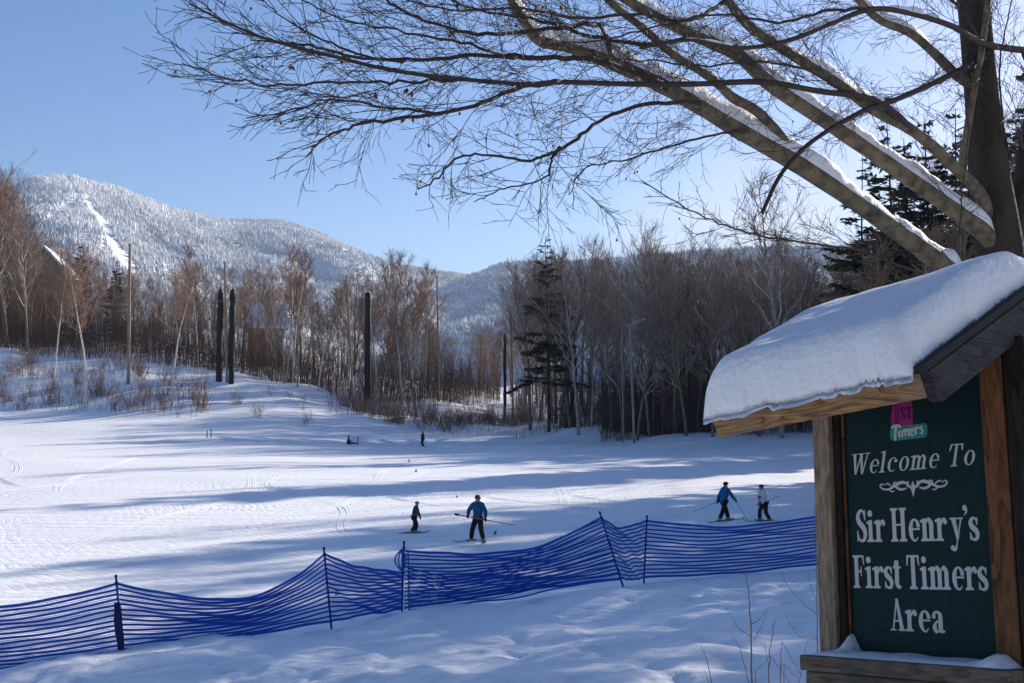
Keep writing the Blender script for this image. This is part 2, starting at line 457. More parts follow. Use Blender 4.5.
# ------------------------------------------------------------------ mountains
def mountain(name, prof, Dl, Dr, pl, pr, run, slope_len, label, ncone, pxlim, frost_hi, trails, seed):
    n = 260; m = 110
    pxs = np.linspace(prof[0][0], prof[-1][0], n)
    ys = np.interp(pxs, [p[0] for p in prof], [p[1] for p in prof])
    ker = np.hanning(9); ker /= ker.sum()
    ys = np.convolve(np.pad(ys, 4, mode='edge'), ker, 'valid')
    Ds = np.interp(pxs, [pl, pr], [Dl, Dr])
    rid = np.array([W(a, b, d) for a, b, d in zip(pxs, ys, Ds)])
    down = np.array([run[0], run[1], 0.0]); down /= np.linalg.norm(down)
    s = np.linspace(-.5, 1, m)
    P = np.zeros((n, m, 3))
    for k, q in enumerate(s):
        sgn = q * slope_len
        P[:, k, 0] = rid[:, 0] + down[0] * sgn; P[:, k, 1] = rid[:, 1] + down[1] * sgn
        h = (rid[:, 2] + 25)
        e = abs(q)
        P[:, k, 2] = -25 + h * np.clip((1 - e) ** 1.15 if q > 0 else (1 - e * 1.6), 0, 1)
    nz = fbm(P[..., 0] / 260, P[..., 1] / 260, seed, 4) * 60 + fbm(P[..., 0] / 60, P[..., 1] / 60, seed + 9, 3) * 12
    P[..., 2] += nz * np.clip(np.abs(s) * 3.5, 0.04, 1)[None, :]
    mb = MB(); mb.grid(P)
    o = mb.build(name, M['hill'], smooth=True)
    tag(o, label[0], 'mountain', kind='structure')
    # frosted conifers over the slope that is in view: nobody could count them
    fi = rng.random(ncone * 3) * (n - 1.01); fj = rng.random(ncone * 3) ** 1.25 * (m * .6) + m * .31
    i = fi.astype(int); j = np.clip(fj.astype(int), 0, m - 2); a = (fi - i)[:, None]; b = (fj - j)[:, None]
    b = np.clip(b, 0, 1)
    C = (P[i, j] * (1 - a) + P[i + 1, j] * a) * (1 - b) + (P[i, j + 1] * (1 - a) + P[i + 1, j + 1] * a) * b
    u = C[:, 1] * CP + C[:, 2] * SP
    qx = 512 + F * C[:, 0] / u; qy = 341.5 - F * (C[:, 2] * CP - C[:, 1] * SP) / u
    ok = (qx > pxlim[0]) & (qx < pxlim[1]) & (qy < pxlim[2])
    for (x0, y0, x1, y1, w0, w1) in trails:
        t = np.clip(((qx - x0) * (x1 - x0) + (qy - y0) * (y1 - y0)) / ((x1 - x0) ** 2 + (y1 - y0) ** 2), 0, 1)
        d = np.hypot(qx - (x0 + t * (x1 - x0)), qy - (y0 + t * (y1 - y0)))
        ok &= d > (w0 + (w1 - w0) * t)
    C = C[ok][:ncone]; nc = len(C); qy = qy[ok][:ncone]; qx = qx[ok][:ncone]
    H = rng.uniform(4.5, 9, nc) * (1 + .5 * vn(C[:, 0] / 40, C[:, 1] / 40, 5)); r = H * rng.uniform(.2, .33, nc)
    k = 5
    an = np.arange(k) * 2 * math.pi / k
    rot = rng.uniform(0, 6.28, nc)
    base = np.stack([C[:, None, 0] + r[:, None] * np.cos(an + rot[:, None]), C[:, None, 1] + r[:, None] * np.sin(an + rot[:, None]), np.repeat(C[:, 2:3] - 1.5, k, 1)], -1)
    tip = C + np.stack([rng.normal(0, .4, nc), rng.normal(0, .4, nc), H], -1)
    V = np.concatenate([base, tip[:, None, :]], 1).reshape(-1, 3)
    o_ = np.arange(nc)[:, None] * (k + 1)
    jj = np.arange(k)[None, :]
    T = np.stack([o_ + jj, o_ + (jj + 1) % k, np.broadcast_to(o_ + k, (nc, k))], -1).reshape(-1, 3)
    mb = MB(); mb.add(V, None, T)
    f = mb.build(name.split('_')[0] + '_frosted_forest', M['frost'], smooth=False)
    f.name = 'frosted_forest'
    tag(f, label[1], 'forest', kind='stuff')
    patch = fbm(C[:, 0] / 90, C[:, 1] / 90, 77, 3)
    fr = np.clip(np.interp(qy, frost_hi[0], frost_hi[1]) + patch * .42 + rng.normal(0, .08, nc), .05, 1)
    at = f.data.attributes.new('frost', 'FLOAT', 'POINT')
    vals = np.repeat(fr[:, None], k + 1, 1); vals[:, :k] *= .8
    at.data.foreach_set('value', vals.astype(np.float32).ravel())


mountain('mountain', [(-260, 330), (-120, 240), (-20, 200), (22, 182), (42, 177), (58, 175), (75, 177), (100, 183), (130, 192), (165, 207), (200, 217), (236, 222), (262, 219), (285, 221), (305, 228), (325, 237), (352, 251), (375, 262), (430, 271), (475, 277), (505, 285), (560, 300), (800, 340)],
         1750, 2700, 0, 500, (.45, -.9), 1300,
         ('big frosted mountain with white ski trails on its upper slope', 'frost whitened forest covering the big left mountain'),
         56000, (-40, 560, 330), ([170, 215, 260, 330], [.95, .82, .62, .5]),
         [(66, 176, 82, 203, 1, 2), (86, 203, 104, 225, 2.5, 4), (104, 225, 118, 252, 4, 4.5), (118, 252, 132, 275, 4.5, 5), (46, 222, 72, 204, 2, 5), (150, 235, 190, 262, 1, 2)], 5)
mountain('ridge', [(380, 345), (420, 310), (455, 290), (480, 279), (492, 269), (505, 263), (518, 262), (540, 262), (580, 261), (620, 258), (650, 255), (700, 251), (760, 248), (840, 248), (900, 252), (1000, 258), (1200, 266), (1500, 300)],
         2300, 1500, 480, 900, (-.5, -.85), 1100,
         ('shaded blue mountain ridge closing the valley behind the trees', 'frosted forest covering the shaded blue ridge'),
         36000, (380, 1060, 345), ([235, 270, 340], [.75, .6, .5]), [], 15)


# ------------------------------------------------------------------ sign kiosk
S = 1.3
cO = np.array([(998 - 512) / F, (341.5 - 660) / F, 1.0]) * 4.5 * S
a_c = np.array([0.63760471, 0.14443161, -0.75670321]); v_c = np.array([0.01856823, 0.97910077, 0.20252629])
A_w = c2w(*a_c); V_w = c2w(*v_c); A_w /= np.linalg.norm(A_w)
V_w = V_w - A_w * (V_w @ A_w); V_w /= np.linalg.norm(V_w); B_w = np.cross(V_w, A_w)
B0 = -.80
kiosk = bpy.data.objects.new('sign_kiosk', None); COL.objects.link(kiosk)
Ow = c2w(*cO) + V_w * B0 * S
kiosk.matrix_world = Matrix(((A_w[0], B_w[0], V_w[0], Ow[0]), (A_w[1], B_w[1], V_w[1], Ow[1]), (A_w[2], B_w[2], V_w[2], Ow[2]), (0, 0, 0, 1)))
tag(kiosk, 'roofed wooden welcome sign with dark green panel and thick snow on its roof', 'sign')


def KM(V):      # (a, c, b) -> kiosk local; c is towards the viewer
    V = np.asarray(V, float).reshape(-1, 3)
    return np.column_stack([V[:, 0] * S, -V[:, 1] * S, (V[:, 2] - B0) * S])


def kbox(name, a0, a1, c0, c1, b0, b1, m, parent=kiosk, bev=.006):
    mb = MB()
    p = KM([[a0, c1, b0], [a1, c0, b1]])
    mb.bbox(p.min(0), p.max(0), bev)
    return mb.build(name, m, parent)


panel = kbox('panel', -.70, .05, -.03, 0, -.03, 1.22, M['panel'])
kbox('post', -.792, -.704, -.045, .055, -.8, 1.16, M['postgrey'])
kbox('post', .026, .122, -.045, .06, -.8, 1.22, M['postw'])
kbox('inner_strip', -.7035, -.668, .0, .028, -.03, 1.16, M['postdark'])  # dark strip along the inner face of the left post
kbox('inner_strip', -.667, -.655, .0, .014, -.03, 1.16, M['postw'])
kbox('post', .128, .22, -.13, .055, -.8, 1.26, M['postdark'])
kbox('post', -.800, -.704, -.60, -.50, -.8, 1.2, M['postgrey'])
kbox('post', .026, .12, -.60, -.50, -.8, 1.2, M['postdark'])
kbox('crossbeam', .02, .10, -.49, .3, 1.235, 1.32, M['postw'])
kbox('crossbeam', -.79, -.71, -.49, .3, 1.165, 1.25, M['postgrey'])
sill = kbox('sill', -.79, .155, .062, .205, -.085, -.022, M['sillw'])
kbox('plank', -.775, .14, .07, .185, -.262, -.088, M['sillw'])
kbox('plank', -.775, .14, .07, .185, -.44, -.266, M['sillw'])
kbox('plank', -.775, .14, .07, .185, -.62, -.444, M['sillw'])
kbox('sill_back', -.70, .01, .001, .0615, -.085, -.03, M['sillw'])


def tilt(a): return 1.034 + (a - .14) * .068   # eave height along the roof


SL = R(27.7); cs, sn = math.cos(SL), math.sin(SL)
E0 = .70; RC = -.22
a0r, a1r = -.835, .15


def roofpt(a, s, h):   # s from eave up the slope, h above the top face; front side
    return [a, E0 - s * cs + h * sn, tilt(a) + s * sn + h * cs]


Smax = (E0 - RC) / cs
roof = None
for side in (0, 1):
    mb = MB(); V = []
    for a in (a0r - .01, a1r + .03):
        for s_ in (-.015, Smax):
            for h in (.0, .028):
                p = roofpt(a, s_, h)
                if s_ == Smax: p[1] = RC; p[2] = tilt(a) + Smax * sn + h / cs
                if side: p[1] = 2 * RC - p[1] - (.002 if s_ == Smax else 0)
                V.append(p)
    mb.add(KM(V), [[0, 1, 3, 2], [4, 6, 7, 5], [0, 4, 5, 1], [2, 3, 7, 6], [1, 5, 7, 3], [0, 2, 6, 4]])
    r_ = mb.build('roof', M['shingle'], kiosk)
    if not side: roof = r_


def slab(name, a0, a1, pts, m, parent):   # pts: (c,b offset) outline, extruded along a
    mb = MB(); n = len(pts); V = []
    for a in (a0, a1):
        for c, b in pts: V.append([a, c, tilt(a) + b])
    mb.add(KM(V), [[q, (q + 1) % n, n + (q + 1) % n, n + q] for q in range(n)])
    mb.ng.append(list(range(n))); mb.ng.append([n + q for q in reversed(range(n))])
    return mb.build(name, m, parent)


def off(s, h): return (E0 - s * cs + h * sn, s * sn + h * cs)


slab('fascia', -.835, .145, [off(0, -.002), off(0, -.098), off(.042, -.098), off(.042, -.002)], M['fasciaw'], kiosk)
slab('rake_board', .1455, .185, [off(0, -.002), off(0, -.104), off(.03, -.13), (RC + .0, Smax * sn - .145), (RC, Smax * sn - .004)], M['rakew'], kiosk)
slab('rake_board', -.832, -.80, [off(.043, -.004), off(.043, -.075), (RC, Smax * sn - .09), (RC, Smax * sn - .004)], M['fasciaw'], kiosk)


def bk(p): return (2 * RC - p[0] - .001, p[1])


slab('fascia', -.835, .145, [bk(off(0, -.002)), bk(off(0, -.098)), bk(off(.042, -.098)), bk(off(.042, -.002))][::-1], M['fasciaw'], kiosk)
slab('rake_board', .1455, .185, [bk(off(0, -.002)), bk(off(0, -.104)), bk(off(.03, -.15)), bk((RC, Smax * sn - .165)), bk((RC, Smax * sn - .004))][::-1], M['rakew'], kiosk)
slab('rafter', .02, .06, [off(.06, -.006), off(.06, -.09), (RC, Smax * sn - .10), (RC, Smax * sn - .006)], M['postw'], kiosk)
slab('rafter', -.40, -.36, [off(.06, -.006), off(.06, -.09), (RC, Smax * sn - .10), (RC, Smax * sn - .006)], M['postw'], kiosk)


# snow slab on the roof (both slopes as one body)
def roof_snow():
    na, ns = 150, 170
    top = np.zeros((na, ns, 3)); bot = np.zeros((na, ns, 3))
    aa = np.linspace(0, 1, na); q = np.linspace(-1, 1, ns)
    aa = .5 - .5 * np.cos(aa * math.pi) * (.75 + .25 * np.abs(np.cos(aa * math.pi)))
    def f1(*k): return float(vn(*k))
    for i, t in enumerate(aa):
        for j, w in enumerate(q):
            sgn = 1 if w >= 0 else -1
            v = (1 - abs(w)) ** 1.5
            an = a0r + t * (a1r - a0r); sn0 = v * Smax
            s0 = -.046 + .017 * f1(an * 16, 3 * sgn, 4) + .013 * f1(an * 38, 7 * sgn, 6) + .006 * f1(an * 90, 5 * sgn, 7)
            de0 = v * (Smax + .046); sl = -.046 + de0 + (s0 + .046) * math.exp(-de0 / .035)
            if v >= 1: sl = Smax
            aL = a0r - .015 + .012 * f1(sn0 * 14, 9, 8); aR = a1r - .014 + .010 * f1(sn0 * 11, 2, 9) + .006 * f1(sn0 * 34, 2, 19)
            a = aL + t * (aR - aL)
            de = de0; dl = a - aL; dr = aR - a
            def rnd(d, r): d = np.clip(d / r, 0, 1); return math.sqrt(max(0, 1 - (1 - d) ** 2))
            h = .185 * rnd(de, .14) ** .9 * rnd(dl, .12) * rnd(dr, .085)
            ed = min(de, dr, dl)
            h += .020 * f1(a * 3, sgn * sl * 3, 2) * min(1, ed / .15) + .006 * f1(a * 11, sgn * sl * 11, 3) * min(1, ed / .08)
            h += (.008 * f1(a * 21, sgn * sl * 21 + 4 * h, 21) + .003 * f1(a * 46, sgn * sl * 46, 22)) * min(1, ed / .04) * float(np.clip(1.15 - min(de, dr) / .16, 0, 1))
            h = max(h, .0)
            # ridge rounding
            k = .12
            x = sl
            ridge_d = Smax - x
            rr = -k * sn * .5 * max(0, 1 - ridge_d / k) ** 2 * 1.2
            droop = -.03 * min(1, max(0, (-.014 - sl) / .03))
            base = [a, E0 - x * cs, tilt(a) + x * sn + .0305 / cs]
            p = [a, base[1] + sgn * 0 + h * sn * min(1, ridge_d / .3), base[2] + h * cs + rr + droop]
            if sgn < 0:
                p[1] = 2 * RC - p[1]; base[1] = 2 * RC - base[1]
            top[i, j] = p
            b2 = list(base); b2[2] += droop * 1.6 - .002 + (.006 * vn(a * 30, 5, 12) if sl < -.03 else 0); bot[i, j] = b2
    mb = MB()
    mb.grid(KM(top.reshape(-1, 3)).reshape(na, ns, 3)[:, ::-1]); mb.grid(KM(bot.reshape(-1, 3)).reshape(na, ns, 3))
    n0 = na * ns
    idx = np.arange(n0).reshape(na, ns); ti = idx[:, ::-1]; bi = idx + n0
    loop = [(i, 0) for i in range(na)] + [(na - 1, j) for j in range(1, ns)] + [(i, ns - 1) for i in range(na - 2, -1, -1)] + [(0, j) for j in range(ns - 2, 0, -1)]
    Q = []
    for k in range(len(loop)):
        p, r2 = loop[k], loop[(k + 1) % len(loop)]
        Q.append([ti[p], ti[r2], bi[r2], bi[p]])
    mb.f4.append(np.array(Q))
    return mb.build('roof_snow', M['snow'], roof, smooth=True)


roof_snow()
# snow on the sill
na, nc_ = 80, 14
tp = np.zeros((na, nc_, 3))
for i in range(na):
    a = -.775 + i / (na - 1) * .90
    for j in range(nc_):
        t = j / (nc_ - 1); c = .004 + t * .18
        pile = .075 * math.exp(-((a + .655) / .028) ** 2) * math.exp(-(t / .35) ** 2) + .03 * math.exp(-((a - .06) / .05) ** 2)
        h = (.020 + .012 * float(vn(a * 8, t * 3, 44)) + pile) * min(1, math.sqrt(max(0, (1 - t) / .35))) * math.sqrt(min(1, max(0, min(i, na - 1 - i) / 5)))
        if c < .062 and -.79 < a < -.71: h *= .0
        tp[i, j] = [a, c, -.0205 + max(h, 0)]
mb = MB(); mb.grid(KM(tp.reshape(-1, 3)).reshape(na, nc_, 3))
mb.build('sill_snow', M['snow'], sill, smooth=True)


# ------------------------------------------------------------------ lettering
class Ink:
    """flat letter pieces, each piece a hair further out than the last"""
    def __init__(s): s.p = []
    def R(s, x0, y0, x1, y1): s.p.append([(x0, y0), (x1, y0), (x1, y1), (x0, y1)])
    def P(s, *pts): s.p.append(list(pts))
    def dot(s, x, y, rx, ry=None):
        ry = ry or rx; s.p.append([(x + rx * math.cos(t), y + ry * math.sin(t)) for t in np.linspace(0, 2 * math.pi, 17)[:-1]])
    def st(s, pts, w, n=6):
        q = crom([(x, y, k) for (x, y), k in zip(pts, np.broadcast_to(w, (len(pts),)))], n)
        d = np.gradient(q[:, :2], axis=0); d /= np.linalg.norm(d, axis=1)[:, None] + 1e-9
        nn = np.column_stack([-d[:, 1], d[:, 0]]) * q[:, 2:3] / 2
        s.p.append([tuple(v) for v in np.vstack([q[:, :2] + nn, (q[:, :2] - nn)[::-1]])])


def glyph(ch, w, th):
    """serif letters: w stem, th hairline; cap height 1"""
    g = Ink(); sh = .05 * (1 if w > .12 else .7); X = .66; e = w * .5
    def stem(x, y0, y1, sl=1, sr=1, top=1, bot=1):
        g.R(x, y0, x + w, y1)
        if bot: g.P((x - .075 * sl, y0), (x + w + .075 * sr, y0), (x + w + .075 * sr, y0 + sh), (x + w, y0 + sh * 1.9), (x, y0 + sh * 1.9), (x - .075 * sl, y0 + sh))
        if top == 1: g.P((x - .075 * sl, y1), (x - .075 * sl, y1 - sh), (x, y1 - sh * 1.9), (x + w, y1 - sh * 1.9), (x + w + .075 * sr, y1 - sh), (x + w + .075 * sr, y1))
        if top == 2: g.P((x - .09, y1 - sh * .9), (x - .09, y1 - sh * 2), (x, y1 - sh * 2.6), (x + w, y1 - sh * 2), (x + w, y1 + .01))
    def arch(x, x2):
        g.st([(x + w * .6, X * .72), (x + w + .04, X * .90), ((x + x2) / 2 + w * .75, X * .955), (x2 + w * .5, X * .78), (x2 + w * .5, X * .45)], [th * .8, th, w * .75, w, w])
    if ch == 'S' or ch == 's':
        k = 1 if ch == 'S' else X; ww = .5 if ch == 'S' else .40; a = 1 if ch == 'S' else .92
        P = [(.80, .72), (.70, .90), (.48, .965), (.25, .88), (.17, .73), (.32, .58), (.64, .44), (.80, .27), (.72, .10), (.48, .035), (.24, .10), (.12, .28)]
        Wd = [.3, .45, .5, .8, 1.05, 1.1, 1.1, 1.0, .8, .5, .45, .3]
        g.st([(x * ww, y * k) for x, y in P], [w * q * a for q in Wd], 5)
        g.P((.76 * ww, .66 * k), (.86 * ww, .66 * k), (.86 * ww, .98 * k), (.78 * ww, .98 * k)); g.P((.06 * ww, .02 * k), (.14 * ww, .02 * k), (.16 * ww, .35 * k), (.06 * ww, .35 * k))
        return g, ww * .95
    if ch == 'i':
        stem(.07, 0, X, top=2); g.dot(.07 + w / 2, X + .2, max(w * .62, .075), max(w * .62, .08)); return g, w + .16
    if ch == 'l':
        stem(.07, 0, 1.0, top=2); return g, w + .16
    if ch == 'r':
        stem(.07, 0, X, top=2); g.st([(.07 + w * .7, X * .6), (.07 + w + .05, X * .87), (.07 + w + .13, X * .93), (.07 + w + .19, X * .86)], [th, th * 1.5, w * .7, w * .6]); g.dot(.07 + w + .17, X * .83, .07, .075); return g, w + .31
    if ch == 'H':
        stem(.07, 0, 1); stem(.07 + w + .22, 0, 1); g.R(.07 + w, .47, .29 + w, .47 + th); return g, 2 * w + .38
    if ch == 'F':
        stem(.07, 0, 1, sr=.9); g.R(.07 + w, 1 - th * 1.1, .50, 1); g.P((.50, 1), (.43, 1 - th * .9), (.47, .74), (.51, .70)); g.R(.07 + w, .48, .36, .48 + th); g.P((.36, .36), (.39, .36), (.39, .66), (.36, .66), (.33, .5)); return g, .54
    if ch == 'T':
        m = .29; g.R(m - w / 2, 0, m + w / 2, 1); g.P((m - w / 2 - .08, 0), (m + w / 2 + .08, 0), (m + w / 2 + .08, sh), (m + w / 2, sh * 1.9), (m - w / 2, sh * 1.9), (m - w / 2 - .08, sh))
        g.R(.04, 1 - th * 1.1, .54, 1); g.P((.03, 1), (.02, .68), (.06, .70), (.11, 1 - th * .9)); g.P((.55, 1), (.47, 1 - th * .9), (.52, .70), (.56, .68)); return g, .58
    if ch == 'n':
        stem(.07, 0, X, top=2); x2 = .07 + w + .12; arch(.07, x2); stem(x2, 0, X * .5, top=0); return g, x2 + w + .08
    if ch == 'm':
        stem(.07, 0, X, top=2); x2 = .07 + w + .12; x3 = x2 + w + .12; arch(.07, x2); arch(x2, x3); stem(x2, 0, X * .5, top=0, sl=.7, sr=.7); stem(x3, 0, X * .5, top=0); return g, x3 + w + .08
    if ch in 'eoc':
        cx_ = .05 + w / 2; rx = .13 + w * .25; c0 = cx_ + rx
        P = []; Wd = []
        rng_ = (35, 310) if ch == 'c' else (15, 318) if ch == 'e' else (0, 360)
        for t in np.linspace(*rng_, 17):
            P.append((c0 + rx * math.cos(R(t)), X / 2 + (X / 2 - th * .35) * math.sin(R(t))))
            q = abs(math.cos(R(t))); k = w * q ** 1.4 + th * (1 - q)
            if ch == 'c' and (t < 70 or t > 290): k = th * .9
            if ch == 'e' and t > 290: k = th * .7
            if ch == 'e' and t < 60: k = min(k, w * .8)
            Wd.append(k)
        g.st(P, Wd, 3)
        if ch == 'e': g.R(c0 - rx, X * .5, c0 + rx + w * .3, X * .5 + th)
        if ch == 'c': g.dot(c0 + rx * .8, X * .74, .07)
        return g, 2 * rx + w + .08 - (0 if ch == 'o' else .04)
    if ch == 'a':
        x = .12 + w; g.st([(.09, X * .72), (.12, X * .88), (.09 + w * .8, X * .95), (x + w * .4, X * .85), (x + w * .5, X * .6), (x + w * .5, .1), (x + w + .02, .04), (x + w + .09, .07)], [.1, .09, th * 1.3, w * .8, w, w, w * .5, th * .6], 4)
        g.dot(.105, X * .74, .07); g.st([(x + w * .4, X * .58), (.14 + w * .3, X * .47), (.03 + w * .5, X * .26), (.09 + w * .5, X * .07), (.22 + w * .4, .06), (x + w * .4, .18)], [th, th * 1.3, w * .95, w * .8, th, th], 4)
        return g, x + w + .10
    if ch == 't':
        g.st([(.08 + w / 2, .84), (.08 + w / 2, .4), (.08 + w / 2, .14), (.10 + w, .04), (.16 + w, .09)], [w, w, w, w * .55, th * .6], 4); g.R(.01, X - th, .18 + w, X); g.P((.08, .84), (.02, X - th * .5), (.08, X - th)); return g, w + .19
    if ch == 'y':
        g.P((.05, X), (.05 + w * 1.05, X), (.22 + w * .75, .10), (.20 + w * .3, 0)); g.P((.36 + w * .4, X), (.36 + w * .4 + th, X), (.17 + w * .5, -.14), (.13 + w * .4, -.18)); g.st([(.17 + w * .4, -.10), (.12 + w * .3, -.24), (.04 + w * .1, -.24)], [th, w * .6, w * .5]); g.dot(.06, -.20, .075)
        g.R(0, X - sh, .14 + w, X); g.R(.28 + w * .3, X - sh, .46 + w * .4, X); return g, .46 + w * .3
    if ch == "'":
        g.dot(.09, .93, .085); g.st([(.15, .93), (.15, .82), (.06, .72)], [.07, .07, .02]); return g, .2
    if ch == 'A':
        g.P((.25 + w * .1, 1), (.25 + w * .75, 1), (.44 + w, .0), (.44, .0)); g.P((.25 + w * .3, .98), (.25 + w * .3 + th * .3, .80), (.12 + th * .8, 0), (.10, 0)); g.R(.17, .28, .44 + w * .2, .28 + th)
        g.R(.02, 0, .26, sh); g.R(.37, 0, .50 + w, sh); return g, .50 + w
    if ch == 'W':
        d = .30
        for k in (0, d):
            g.P((.05 + k, 1), (.05 + w * 1.2 + k, 1), (.22 + w * .9 + k, 0), (.20 + w * .4 + k, 0)); g.P((.36 + w * .4 + k, 1), (.36 + w * .4 + th + k, 1), (.22 + w * .9 + k, 0), (.20 + w * .5 + k, 0))
        g.R(-.02, 1 - sh, .16 + w, 1); g.R(.28, 1 - sh, .46 + w, 1); g.R(.60, 1 - sh, .78 + w * .5, 1); return g, .78 + w * .3
    return g, .25


_lift = [0]


def place(inks, m, name, parent=panel, lift0=.0008):
    mb = MB(); k = 0
    for poly in inks:
        z = lift0 + .00022 * (k % 7); k += 1
        pts = np.array(poly)
        ar = .5 * np.sum(pts[:, 0] * np.roll(pts[:, 1], -1) - np.roll(pts[:, 0], -1) * pts[:, 1])
        if ar < 0: pts = pts[::-1]
        mb.prism(pts, .0002, z, lambda V: KM(V))
    return mb.build(name, m, parent)


def line(txt, aL, aR, b0, ch, w, th, shear=0, rise=0, m=None, gap=.03, name='lettering', wide=1.0, spacegap=.3):
    x = 0; polys = []; wd = 0; wid = []
    for c in txt:
        if c == ' ': x += spacegap; wd += 1; continue
        if c == '^': x += .10; continue
        g, adv = glyph(c, w, th)
        for p in g.p: polys.append([(x + q[0] * wide, q[1]) for q in p]); wid.append(wd)
        x += adv * wide + gap
    tot = x - gap
    k = (aR - aL) / tot
    out = [[(aL + (q[0] + shear * q[1]) * k if shear == 0 else aL + q[0] * k + shear * q[1] * ch, b0 + q[1] * ch + rise * (q[0] / tot)) for q in p] for p in polys]
    for k_ in range(wd + 1): place([o for o, q in zip(out, wid) if q == k_], m or M['letter'], name)


line('Welcome To', -.640, -.045, .757, .092, .105, .045, shear=.22, rise=.010, gap=.05, wide=1.2, spacegap=.36)
line("Sir Henr^y's", -.615, -.045, .462, .142, .165, .055, gap=.022, spacegap=.22)
line('First Timers', -.640, -.020, .265, .140, .165, .055, gap=.022, spacegap=.2)
line('Area', -.470, -.215, .092, .132, .165, .055, gap=.022)
# scroll ornament
g = Ink()
for s_ in (-1, 1):
    X0 = -.329
    def q(x, y): return (X0 + s_ * x, .690 + y)
    g.st([q(.018, .012), q(.05, .022), q(.085, .010), q(.115, -.004), q(.145, -.002), q(.158, .012), q(.148, .020), q(.139, .013)], [.006, .013, .012, .009, .007, .006, .005, .004])
    g.st([q(.03, -.004), q(.055, -.008), q(.075, .000), q(.092, .018), q(.080, .024), q(.072, .016)], [.005, .010, .010, .007, .005, .004])
    g.st([q(.10, .006), q(.12, .020), q(.135, .016)], [.004, .006, .003])
    g.st([q(.0, -.005), q(.020, .004), q(.030, .018), q(.018, .024)], [.008, .010, .008, .004])
    g.st([q(.115, -.006), q(.10, -.016), q(.088, -.012)], [.006, .005, .003])
g.P((X0 - .012, .69), (X0, .648), (X0 + .012, .69), (X0, .715))
place(g.p, M['letter'], 'ornament')
# club emblem: pink numeral with ST, brush word over a teal bar
g = Ink()
g.P((-.415, .925), (-.318, .925), (-.312, 1.02), (-.318, 1.07), (-.335, 1.10), (-.392, 1.10), (-.405, 1.05), (-.418, 1.00))
em = place(g.p, M['pink'], 'emblem', lift0=.0006)
g = Ink(); g.P((-.425, .905), (-.41, .892), (-.262, .896), (-.248, .905), (-.246, .945), (-.256, .956), (-.41, .952), (-.425, .94))
place(g.p, M['teal'], 'emblem_bar', em, lift0=.0028)
g = Ink()
g.st([(-.395, 1.09), (-.393, 1.0), (-.396, .93)], [.003] * 3); g.st([(-.384, 1.09), (-.382, 1.0), (-.384, .93)], [.003] * 3)
g.st([(-.349, 1.022), (-.356, 1.034), (-.366, 1.028), (-.362, 1.012), (-.352, .998), (-.354, .982), (-.368, .984)], [.006] * 7); g.R(-.342, 1.026, -.318, 1.034); g.R(-.334, .98, -.327, 1.034)
place(g.p, M['navy'], 'emblem_letters', em, lift0=.0022)
g = Ink()
def tm(P, w): g.st([(-.418 + x * 1.0, .895 + y + x * .10) for x, y in P], w)
tm([(.0, .055), (.02, .06), (.045, .057)], [.009, .011, .007]); tm([(.026, .058), (.020, .03), (.018, -.004)], [.012, .012, .008])
tm([(.040, .035), (.038, .018), (.042, .005)], [.010, .010, .007]); g.dot(-.374, .95, .005)
tm([(.055, .036), (.053, .006)], [.009, .009]); tm([(.054, .022), (.064, .034), (.069, .030), (.068, .006)], [.006, .007, .008, .008]); tm([(.069, .022), (.079, .034), (.085, .030), (.084, .004)], [.006, .007, .008, .008])
tm([(.093, .018), (.106, .022), (.104, .033), (.095, .030), (.092, .014), (.099, .003), (.110, .008)], [.005, .006, .006, .007, .008, .007, .004])
tm([(.118, .034), (.117, .004)], [.009, .008]); tm([(.118, .024), (.126, .034), (.134, .031)], [.006, .007, .005])
tm([(.153, .030), (.145, .034), (.140, .027), (.150, .017), (.149, .006), (.137, .005)], [.005, .006, .007, .008, .007, .005])
place(g.p, M['letter'], 'emblem_word', em, lift0=.0045)

exec_rest = True


# ------------------------------------------------------------------ places on the ground
def ground_at(px, py, d0=12, d1=240):
    """where the line of sight meets the snow"""
    r = ray(px, py); r = r / r[1]
    ds = np.geomspace(d0, d1, 1500)
    g = gz(r[0] * ds, ds)
    h = r[2] * ds - g
    k = np.where(h < 0)[0]
    d = ds[k[0]] if len(k) else d1
    return np.array([r[0] * d, d, G(r[0] * d, d)])


def on(px, D):
    x = ray(px, 430)[0] / ray(px, 430)[1] * D
    return np.array([x, D, G(x, D)])


# ------------------------------------------------------------------ ski tracks pressed into the run
mb = MB()
for k in range(22):
    px_ = rng.uniform(-60, 760); D0 = rng.uniform(34, 66); L_ = rng.uniform(28, 60)
    x0 = (px_ - 512) / F * D0
    n_ = 90; t = np.linspace(0, 1, n_)
    head = R(rng.uniform(-35, 35)); amp = rng.uniform(.3, 1.5); ph = rng.uniform(0, 6.28); turns = rng.uniform(.5, 2.2)
    lx = amp * np.sin(ph + t * turns * 6.28); ly = t * L_
    cxx = x0 + lx * math.cos(head) + ly * math.sin(head); cyy = D0 - lx * math.sin(head) + ly * math.cos(head)
    T = np.column_stack([np.gradient(cxx), np.gradient(cyy)]); T /= np.linalg.norm(T, axis=1)[:, None]
    N = np.column_stack([-T[:, 1], T[:, 0]])
    for off_ in (-.13, .16):
        V = []
        am_ = np.sin(np.clip(t * 8, 0, 1.57)) * np.sin(np.clip((1 - t) * 8, 0, 1.57)) * (.6 + .8 * vn(t * 14, t * 0 + k, 71))
        for o_, h_ in ((-.16, -.03), (-.07, .03), (-.03, .008), (.03, .008), (.09, .035), (.19, -.03)):
            xx = cxx + N[:, 0] * (off_ + o_); yy = cyy + N[:, 1] * (off_ + o_)
            V.append(np.column_stack([xx, yy, gz(xx, yy) + (h_ * am_ if h_ > 0 else h_)]))
        mb.grid(np.stack(V, 1))
